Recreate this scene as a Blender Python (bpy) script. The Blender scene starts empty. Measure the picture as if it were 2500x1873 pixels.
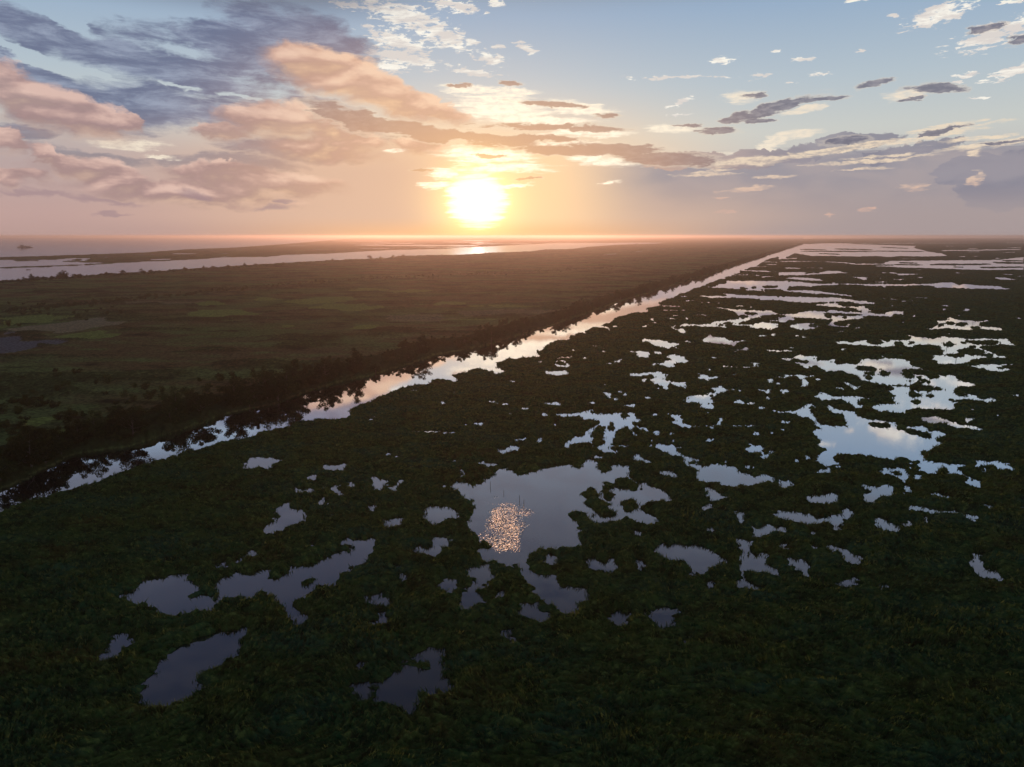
import bpy, math, random
import numpy as np
from mathutils import Vector

S = bpy.context.scene
C = S.collection
R = math.radians
rng = np.random.default_rng(7)
random.seed(7)

# ------------------------------------------------------------------ camera
CAM_H = 70.0                 # drone height above the water, metres
FPX = 1690.0                 # focal length in pixels of the 2500 px wide photograph
U0, V0 = 1250.0, 936.5
PITCH = R(12.05)
cd = bpy.data.cameras.new('camera'); cam = bpy.data.objects.new('camera', cd); C.objects.link(cam)
cam.location = (0, 0, CAM_H); cam.rotation_euler = (R(90) - PITCH, 0, 0)
cd.sensor_width = 36.0; cd.lens = 36.0 * FPX / 2500.0
cd.clip_start = 0.5; cd.clip_end = 200000.0
S.camera = cam
CP, SP = math.cos(PITCH), math.sin(PITCH)

def pix_dir(u, v):
    x = (np.asarray(u, float) - U0) / FPX; y = (V0 - np.asarray(v, float)) / FPX
    return x, CP + y * SP, -SP + y * CP
def at(u, v):
    """point of the water level seen at photograph pixel (u, v)"""
    x, y, z = pix_dir(u, v); t = CAM_H / -z
    return x * t, y * t
def azel(u, v):
    x, y, z = pix_dir(u, v)
    return math.degrees(math.atan2(x, y)), math.degrees(math.atan2(z, math.hypot(x, y)))
def to_pix(X, Y):
    d = Y * CP + CAM_H * SP            # depth along the view axis
    up = Y * SP - CAM_H * CP
    d = np.maximum(d, 1.0)
    return U0 + FPX * X / d, V0 - FPX * up / d

# ------------------------------------------------------------------ light
SUN_AZ, SUN_EL = azel(1165, 490)
S.view_settings.view_transform = 'Standard'; S.view_settings.look = 'None'
S.view_settings.exposure = 0.0; S.view_settings.gamma = 1.0
try: S.view_settings.use_curve_mapping = False
except Exception: pass
S.cycles.use_denoising = True
S.cycles.max_bounces = 5; S.cycles.diffuse_bounces = 2; S.cycles.glossy_bounces = 3
S.cycles.volume_bounces = 0; S.cycles.transparent_max_bounces = 6
S.cycles.sample_clamp_indirect = 4.0; S.cycles.sample_clamp_direct = 1.35
S.cycles.use_adaptive_sampling = True; S.cycles.adaptive_threshold = 0.012

ld = bpy.data.lights.new('sun', 'SUN'); sun = bpy.data.objects.new('sun', ld); C.objects.link(sun)
ld.energy = 1.4; ld.angle = R(0.5); ld.color = (1.0, 0.46, 0.26)
sdir = Vector((math.sin(R(SUN_AZ)) * math.cos(R(SUN_EL)), math.cos(R(SUN_AZ)) * math.cos(R(SUN_EL)), math.sin(R(SUN_EL))))
sun.rotation_euler = sdir.to_track_quat('Z', 'Y').to_euler()
class NT_:
    def __init__(s, t): s.t = t
    def n(s, typ, **kw):
        x = s.t.nodes.new(typ)
        for k, v in kw.items(): setattr(x, k, v)
        return x
    def l(s, a, b): s.t.links.new(a, b)
    def sin(s, sock, v):
        if isinstance(v, bpy.types.NodeSocket): s.t.links.new(v, sock)
        else: sock.default_value = v
    def math(s, op, a, b=0.0, c=0.0, clamp=False):
        x = s.n('ShaderNodeMath', operation=op); x.use_clamp = clamp
        s.sin(x.inputs[0], a)
        if op not in ('SINE', 'SQRT', 'ABSOLUTE', 'EXPONENT', 'ARCSINE'): s.sin(x.inputs[1], b)
        if op in ('MULTIPLY_ADD', 'SMOOTH_MIN', 'SMOOTH_MAX'): s.sin(x.inputs[2], c)
        return x.outputs[0]
    def ramp(s, v, a, b, c=0.0, d=1.0, smooth=True):
        x = s.n('ShaderNodeMapRange'); x.interpolation_type = 'SMOOTHSTEP' if smooth else 'LINEAR'
        s.sin(x.inputs[0], v); s.sin(x.inputs[1], a); s.sin(x.inputs[2], b); s.sin(x.inputs[3], c); s.sin(x.inputs[4], d)
        return x.outputs[0]
    def mix(s, f, a, b, blend='MIX'):
        x = s.n('ShaderNodeMix', data_type='RGBA', blend_type=blend)
        s.sin(x.inputs[0], f)
        for k, v in ((6, a), (7, b)):
            if isinstance(v, tuple): v = (*v, 1.0) if len(v) == 3 else v
            s.sin(x.inputs[k], v)
        return x.outputs[2]
    def noise(s, vec, scale, detail=4, rough=0.55, dist=0.0, dim='3D'):
        x = s.n('ShaderNodeTexNoise', noise_dimensions=dim)
        s.l(vec, x.inputs['Vector']); s.sin(x.inputs['Scale'], scale); s.sin(x.inputs['Detail'], detail)
        s.sin(x.inputs['Roughness'], rough); s.sin(x.inputs['Distortion'], dist)
        return x.outputs[0]
    def vscale(s, vec, sc, off=(0, 0, 0)):
        x = s.n('ShaderNodeMapping'); s.l(vec, x.inputs[0]); x.inputs[1].default_value = off; x.inputs[3].default_value = sc
        return x.outputs[0]
# ------------------------------------------------------------------ sky (world), clouds laid out by azimuth and elevation
CLOUDS = """
R 0 0 2.4578
S 120 180 420 130 18
S 400 260 450 130 18
S 750 350 500 130 14
S 1100 450 600 130 8
S 900 620 560 180 0
S 1300 190 420 100 0
S 1600 150 400 130 12
S 1900 230 420 170 15
S 1600 400 480 110 8
S 2000 680 420 90 18
S 300 480 560 120 16
S 1250 330 700 150 8
S 1700 330 500 160 14
S 500 720 500 110 4
S 60 330 300 60 12
S 1400 660 420 120 0
S 500 930 520 55 5
S 1300 960 620 75 2
S 150 800 260 60 5
S 1750 900 520 70 4
H 1120 310 300 70 8
H 220 370 380 60 20
H 600 450 130 26 12
H 1080 520 170 16 8
H 1450 575 160 16 6
H 700 880 520 75 0
H 400 130 220 60 25
P 170 620 480 230 20
P 500 715 400 180 14
P 760 740 110 80 0
P 40 860 150 110 15
P 1850 430 360 180 18
P 2150 520 420 190 18
P 2400 640 420 110 14
P 1700 740 420 180 4
P 2000 800 360 160 14
P 1350 790 240 70 0
P 1900 900 500 90 5
P 600 1060 520 120 8
P 1350 1060 420 120 3
P 1750 1110 420 90 3
P 260 960 170 80 30
P 100 1090 300 70 3
P 1100 1160 900 110 2
B 760 868 330 44 0
B 960 940 150 22 0
M 620 1212 340 30 3
M 1180 1165 160 34 8
M 1650 1240 170 36 -4
M 250 1180 380 28 3
M 700 1280 130 20 0
M 1700 1195 110 22 0
R 800 0 2.4578
A 450 90 420 110 10
A 700 220 300 110 15
A 420 250 300 90 15
A 450 340 360 80 8
A 780 40 230 60 8
A 350 400 200 45 5
A 980 355 150 45 8
A 1190 285 120 36 25
A 870 430 240 36 8
A 1015 10 60 40 0
A 1040 285 60 16 0
A 120 30 140 30 0
D 170 720 450 90 12
D 560 790 420 80 9
D 950 830 460 60 5
D 1350 765 600 32 2
D 1300 828 260 26 2
D 1720 890 480 46 2
D 2050 960 420 62 3
D 1400 905 420 40 3
P 250 520 480 130 20
P 560 640 360 100 14
P 120 780 260 100 22
P 560 870 230 70 5
B 1050 650 420 110 6
B 950 545 420 42 3
B 1500 650 340 60 9
B 1250 715 520 40 3
B 1560 800 360 36 0
B 1450 862 380 18 0
B 950 935 420 62 3
B 1050 1010 420 40 0
B 1650 965 300 46 6
B 700 1045 150 50 0
B 640 1112 130 36 0
B 400 905 90 20 0
B 1050 1120 300 16 -3
B 1680 1095 120 12 -4
D 1330 626 330 24 4
D 1680 692 120 34 0
D 1100 498 110 26 5
D 800 514 110 15 -3
D 970 937 130 18 2
D 560 1025 90 14 -3
D 1200 1075 120 10 -4
R 1600 0 2.4578
A 1700 90 330 95 -12
A 2020 215 360 110 -12
A 2130 440 200 55 -8
A 1880 450 150 18 -5
A 400 365 130 30 0
A 620 460 100 20 0
A 880 358 120 18 3
A 1000 442 90 22 0
A 1230 308 50 10 0
A 1250 0 150 18 0
A 800 502 70 13 0
A 2150 8 90 20 0
A 1830 492 70 16 0
A 1950 588 100 10 -6
A 1430 96 40 10 0
A 730 315 50 8 0
A 150 620 120 22 -20
A 160 690 130 14 -4
A 120 465 400 16 2
B 540 578 170 55 0
B 100 770 220 40 4
B 720 850 190 60 -28
B 860 800 170 36 -8
B 1480 575 180 50 -5
B 900 660 160 26 -8
B 330 940 230 34 0
D 720 650 360 52 -13
D 1000 595 240 26 -2
D 480 705 150 36 -12
D 620 725 140 22 0
D 1320 502 130 34 -14
D 1680 535 260 48 6
D 1540 592 130 18 -6
D 380 785 180 32 6
D 190 750 110 14 3
D 600 575 110 26 0
D 1980 170 150 40 5
D 2180 240 80 50 0
D 1130 838 210 40 0
D 1720 782 200 18 -12
D 2100 850 200 14 -3
G 2120 1080 330 190 0
G 1840 1010 190 100 -10
G 1960 950 150 50 0
G 300 980 420 60 3
G 900 900 600 50 -6
G 1500 900 420 40 -8
L 600 965 460 34 -4
L 1100 888 560 18 -6
L 1300 965 480 16 -3
L 1650 815 520 32 -7
L 2050 860 420 26 -5
L 560 1130 220 20 -4
L 700 1062 160 14 -2
L 340 1030 180 14 -2
L 400 1185 70 9 0
L 430 1272 60 14 0
L 1245 1256 70 16 0
L 1040 1290 50 11 0
L 1540 1120 130 30 0
L 1930 1080 46 66 20
L 1925 925 50 30 0
L 1250 1015 200 10 -2
L 900 930 700 14 -4
L 1750 760 300 20 -8
L 1450 845 400 18 -6
L 300 1050 260 12 0
L 1350 935 260 12 -3
L 1900 830 300 16 -4
"""
def lin(r, g, b):
    f = lambda c: (c / 255) / 12.92 if c <= 10 else (((c / 255) + .055) / 1.055) ** 2.4
    return (f(r), f(g), f(b))
W = bpy.data.worlds.new('World'); S.world = W; W.use_nodes = True
W.node_tree.nodes.clear()
g = NT_(W.node_tree)
tcw = g.n('ShaderNodeTexCoord').outputs['Generated']
sx = g.n('ShaderNodeSeparateXYZ'); g.l(tcw, sx.inputs[0])
AZ = g.math('MULTIPLY', g.math('ARCTAN2', sx.outputs[0], sx.outputs[1]), 57.2958)
EL = g.math('MULTIPLY', g.math('ARCSINE', sx.outputs[2]), 57.2958)
ELc = g.math('MAXIMUM', EL, 0.0)
cb = g.n('ShaderNodeCombineXYZ'); g.l(AZ, cb.inputs[0]); g.l(ELc, cb.inputs[1]); P0 = cb.outputs[0]
def warp(vec, sc, scale, amp, detail=4, rough=.6):
    m = g.vscale(vec, sc)
    x = g.n('ShaderNodeTexNoise'); g.l(m, x.inputs['Vector']); g.sin(x.inputs['Scale'], scale); g.sin(x.inputs['Detail'], detail); g.sin(x.inputs['Roughness'], rough)
    a = g.n('ShaderNodeVectorMath', operation='SUBTRACT'); g.l(x.outputs['Color'], a.inputs[0]); a.inputs[1].default_value = (.5, .5, .5)
    b = g.n('ShaderNodeVectorMath', operation='MULTIPLY'); g.l(a.outputs[0], b.inputs[0]); b.inputs[1].default_value = amp
    c = g.n('ShaderNodeVectorMath', operation='ADD'); g.l(vec, c.inputs[0]); g.l(b.outputs[0], c.inputs[1])
    return c.outputs[0]
PW = warp(P0, (1, 2.0, 1), 0.20, (4.2, 1.9, 0), 6, .56)       # billowing
PF = warp(P0, (1, 3.0, 1), 0.45, (2.6, 0.7, 0), 6, .62)       # streaky
PW = warp(PW, (1, 1.6, 1), 0.75, (1.7, .95, 0), 5, .6)
PF = warp(PF, (1, 2.2, 1), 1.3, (1.3, .42, 0), 5, .65)
PP = warp(PW, (1, 1.3, 1), 2.0, (.75, .55, 0), 5, .6)
masks = {}
Psum = PY = None
x0 = y0 = 0.0; s_ = 1.0
for line in CLOUDS.strip().splitlines():
    t = line.split()
    if t[0] == 'R': x0, y0, s_ = map(float, t[1:]); continue
    k = t[0]; cx_, cy_, rx_, ry_, an = map(float, t[1:])
    u, v = x0 + cx_ / s_, y0 + cy_ / s_; ru, rv = rx_ / s_, ry_ / s_
    a0, e0 = azel(u, v); a1, _ = azel(u + ru, v); a2, _ = azel(u - ru, v); _, e1 = azel(u, v - rv); _, e2 = azel(u, v + rv)
    mp = g.n('ShaderNodeMapping', vector_type='TEXTURE')
    g.l(PP if k in 'PG' else PW if k in 'SM' else PF, mp.inputs[0])
    mp.inputs[1].default_value = (a0, e0, 0); mp.inputs[2].default_value = (0, 0, R(-an)); mp.inputs[3].default_value = ((a1 - a2) / 2, max((e1 - e2) / 2, .12), 1)
    gr = g.n('ShaderNodeTexGradient', gradient_type='SPHERICAL'); g.l(mp.outputs[0], gr.inputs[0])
    o_ = gr.outputs['Fac']
    if k == 'P':
        yy = g.n('ShaderNodeSeparateXYZ'); g.l(mp.outputs[0], yy.inputs[0]); fy_ = g.math('MULTIPLY', o_, yy.outputs[1])
        Psum = o_ if Psum is None else g.math('ADD', Psum, o_); PY = fy_ if PY is None else g.math('ADD', PY, fy_)
    masks[k] = o_ if k not in masks else g.math('MAXIMUM', masks[k], o_)
# noises
nB = g.noise(g.vscale(P0, (.8, 2.2, 1)), 0.26, 5, .52, .3)                # billow
nBs = g.noise(g.vscale(P0, (.8, 2.2, 1), (-0.5, 1.3, 0)), 0.26, 4, .5, .3)    # shifted towards the sun, for relief
nS = g.noise(g.vscale(P0, (.5, 2.4, 1), (3, 7, 0)), 0.50, 8, .70, .4)     # streak
nA = g.noise(g.vscale(P0, (.75, 2.3, 1), (9, 2, 0)), 1.55, 5, .62, .3)         # small flakes
nL = g.noise(g.vscale(P0, (.3, 3.2, 1), (5, 5, 0)), 0.9, 7, .66, .3)
def dens(k, n, amp, lo, hi):
    """cloud density: blob mask pushed about by noise"""
    m = masks[k]
    return g.math('MULTIPLY', g.ramp(g.math('ADD', m, g.math('MULTIPLY', g.math('SUBTRACT', n, .5), amp)), lo, hi), g.ramp(m, 0.0, .10))
# angular distance to the sun, a little wider sideways
dx_ = g.math('SUBTRACT', AZ, SUN_AZ); dy_ = g.math('SUBTRACT', EL, SUN_EL)
def dist_(kx, ky, ox=0, oy=0):
    a = g.math('MULTIPLY', g.math('SUBTRACT', dx_, ox), kx); b = g.math('MULTIPLY', g.math('SUBTRACT', dy_, oy), ky)
    return g.math('SQRT', g.math('ADD', g.math('MULTIPLY', a, a), g.math('MULTIPLY', b, b)))
DS = dist_(1, 1); DW = dist_(.62, 1)
sky = g.n('ShaderNodeTexSky', sky_type='NISHITA'); sky.sun_disc = False
sky.sun_elevation = R(SUN_EL); sky.sun_rotation = R(SUN_AZ); sky.altitude = 70; sky.dust_density = 2.0
K = 10.0                                                                # Background strength is 0.1
cr = g.n('ShaderNodeValToRGB'); g.l(g.math('DIVIDE', ELc, 90.0), cr.inputs[0])
stops = [(0.0, lin(188, 165, 160)), (1.5, lin(190, 172, 168)), (4, lin(196, 190, 188)), (7.5, lin(203, 208, 206)), (11, lin(182, 198, 210)), (16, lin(150, 177, 206)),
         (19, (.20, .27, .37)), (24, (.135, .165, .23)), (31, (.075, .09, .135)), (45, (.055, .07, .105)), (90, (.06, .08, .105))]
e_ = cr.color_ramp.elements
while len(e_) > 1: e_.remove(e_[-1])
e_[0].position = 0; e_[0].color = (*stops[0][1], 1)
for p, c in stops[1:]:
    q_ = e_.new(p / 90.0); q_.color = (*c, 1)
nish = g.n('ShaderNodeVectorMath', operation='SCALE'); g.l(sky.outputs[0], nish.inputs[0]); nish.inputs['Scale'].default_value = 0.1
col = g.mix(0.90, nish.outputs[0], cr.outputs[0])
# warm veil round the sun, then the pinkish air low on the left
col = g.mix(g.math('MULTIPLY', g.ramp(DW, 15.0, 2.0), g.ramp(EL, 12.5, 5.0)), col, lin(255, 214, 168))
lowleft = g.math('MULTIPLY', g.ramp(AZ, 4, -10), g.ramp(EL, 9.5, 4.5))
col = g.mix(g.math('MULTIPLY', lowleft, .93), col, g.mix(g.ramp(AZ, -34, -14), g.mix(g.ramp(EL, 6, 1), lin(184, 164, 162), lin(192, 160, 154)), lin(222, 184, 160)))
# the dusky cloud bank low on the right, its top ragged
bt = g.math('ADD', EL, g.math('MULTIPLY', g.math('SUBTRACT', nL, .5), 2.6))
bank_ = g.math('MULTIPLY', g.ramp(bt, 6.3, 5.5), g.ramp(AZ, 3, 13))
col = g.mix(g.math('MULTIPLY', bank_, .92), col, g.mix(g.ramp(EL, 5.2, .8), g.mix(g.ramp(nB, .35, .65), lin(150, 146, 156), lin(166, 156, 160)), g.mix(g.ramp(AZ, 28, 10), lin(168, 154, 154), lin(208, 178, 160))))
WARM = g.ramp(DW, 17.0, 3.0)                                            # 0 far .. 1 near the sun
def over(c, d, new): return g.mix(d, c, new)
# small white flakes
dA = dens('A', nA, 2.6, .30, .62)
col = over(col, g.math('MULTIPLY', dA, .95), g.mix(g.ramp(nS, .45, .62), lin(222, 214, 208), lin(255, 250, 238)))
# grey-blue stratus
holes = masks['H']
mS = g.math('SUBTRACT', masks['S'], g.math('MULTIPLY', holes, 1.1)); masks['S'] = mS
dS = dens('S', nS, 1.15, -.08, .50)
cS = g.mix(g.ramp(nS, .30, .62), lin(150, 160, 182), lin(104, 112, 140))
cS = g.mix(g.math('MULTIPLY', g.ramp(EL, 9.0, 4.5), .9), cS, lin(160, 146, 146))
cS = g.mix(g.math('MULTIPLY', WARM, .85), cS, lin(214, 166, 138))
col = over(col, g.math('MULTIPLY', dS, .93), cS)
# luminous openings
dBr = dens('B', nL, 1.7, .08, .65)
cB = g.mix(WARM, lin(240, 226, 206), (1.25, 1.1, .86))
col = over(col, g.math('MULTIPLY', dBr, g.ramp(nA, .30, .62, .45, 1.0)), cB)
# pink and orange cumulus
yav = g.math('DIVIDE', PY, g.math('MAXIMUM', Psum, .02))
ysh = g.math('ADD', yav, g.math('MULTIPLY', g.math('SUBTRACT', nB, nBs), 4.2))
mP = g.math('ADD', masks['P'], g.math('MULTIPLY', g.math('SUBTRACT', nB, .5), .75))
dP = g.math('MULTIPLY', g.ramp(mP, 0.0, g.ramp(yav, -.6, .45, .85, .30)), g.ramp(masks['P'], 0.0, .10))
def ramp3(cols):
    q = g.n('ShaderNodeValToRGB'); g.l(g.math('MULTIPLY_ADD', ysh, .5, .5), q.inputs[0]); e = q.color_ramp.elements
    e[0].position = 0; e[0].color = (*cols[0], 1); e[1].position = 1; e[1].color = (*cols[3], 1)
    for p_, c_ in ((.42, cols[1]), (.72, cols[2])): z = e.new(p_); z.color = (*c_, 1)
    q.color_ramp.interpolation = 'B_SPLINE'; return q.outputs[0]
cP = g.mix(g.ramp(AZ, -27, -8), ramp3((lin(214, 180, 160), lin(146, 122, 126), lin(196, 162, 154), lin(230, 196, 182))), ramp3((lin(252, 208, 164), lin(202, 158, 136), lin(236, 190, 160), lin(252, 214, 182))))
col = over(col, g.math('MULTIPLY', dP, .92), cP)
col = over(col, g.math('MULTIPLY', dens('M', nB, 1.0, .0, .75), .6), lin(158, 134, 140))
# dusky bank low on the right with sunlit streaks in it
dG = dens('G', nA, .30, .04, .14)
cG = g.mix(g.ramp(nB, .35, .65), lin(138, 136, 149), lin(154, 149, 158))
cG = g.mix(g.ramp(EL, 3.6, 1.2), cG, lin(164, 152, 154))
cG = g.mix(g.math('MULTIPLY', WARM, .9), cG, lin(240, 192, 156))
col = over(col, g.math('MULTIPLY', dG, .9), cG)
dL = dens('L', nL, 2.0, .02, .6)
col = over(col, g.math('MULTIPLY', dL, g.ramp(nA, .35, .6, .35, .9)), g.mix(g.ramp(EL, 2, 6), lin(214, 178, 162), lin(240, 220, 194)))
# dark flakes and bars with bright rims
dD = dens('D', nS, 1.7, -.05, .95)
rim = g.mix(WARM, lin(226, 212, 196), (.98, .80, .58))
core = g.mix(WARM, g.mix(g.ramp(nA, .4, .7), lin(118, 116, 130), lin(150, 146, 154)), lin(216, 170, 138))
cD = g.mix(g.ramp(dD, .12, .5), rim, core)
col = over(col, g.math('MULTIPLY', g.ramp(dD, 0, .5), .92), cD)
# broken grey-mauve cloud carrying on above the picture
up = g.math('MULTIPLY', g.ramp(EL, 16.5, 21), g.ramp(nS, .42, .62))
deck = g.math('MULTIPLY', g.ramp(AZ, -5, -16), g.math('MULTIPLY', g.ramp(EL, 14.5, 17.0), g.ramp(nS, .2, .5, .75, 1)))
col = g.mix(g.math('MULTIPLY', deck, .85), col, g.mix(g.ramp(EL, 16, 24), (.17, .18, .235), (.075, .088, .14)))
col = g.mix(g.math('MULTIPLY', up, .8), col, g.mix(g.ramp(EL, 17, 30), (.22, .235, .29), (.045, .064, .118)))
# sea haze right at the horizon
col = g.mix(g.ramp(EL, 1.6, 0.0, 0, .75), col, g.mix(g.ramp(DW, 16, 3), g.mix(g.ramp(AZ, -10, 15), lin(184, 154, 148), lin(168, 154, 154)), lin(244, 186, 132)))
# glow and the burnt-out sun
def add(c, f, tint):
    v = g.n('ShaderNodeVectorMath', operation='SCALE'); v.inputs[0].default_value = tint; g.l(f, v.inputs['Scale'])
    x = g.n('ShaderNodeVectorMath', operation='ADD'); g.l(c, x.inputs[0]); g.l(v.outputs[0], x.inputs[1]); return x.outputs[0]
ex = lambda d, s: g.math('EXPONENT', g.math('MULTIPLY', d, -1.0 / s))
col = add(col, ex(dist_(.85, 1), 4.2), (.30, .16, .03))
d2 = dist_(.95, 1); col = add(col, g.math('EXPONENT', g.math('MULTIPLY', g.math('MULTIPLY', d2, d2), -.13)), (.85, .64, .15))
d3 = g.math('MULTIPLY_ADD', g.math('SUBTRACT', nL, .5), 2.4, dist_(.88, 1.0)); col = add(col, g.ramp(d3, 2.4, .4), (3.6, 3.6, 3.5))
# the unseen half of the sky behind the camera, brightened to light the plants
back = g.ramp(sx.outputs[1], .45, -.35, 1.0, 1.15)
fin = g.n('ShaderNodeVectorMath', operation='SCALE'); g.l(col, fin.inputs[0]); g.l(g.math('MULTIPLY', back, K), fin.inputs['Scale'])
bg = g.n('ShaderNodeBackground'); bg.inputs[1].default_value = 1.0 / K; g.l(fin.outputs[0], bg.inputs[0])
W.cycles.sampling_method = 'MANUAL'; W.cycles.sample_map_resolution = 512
ow = g.n('ShaderNodeOutputWorld'); g.l(bg.outputs[0], ow.inputs[0])
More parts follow.
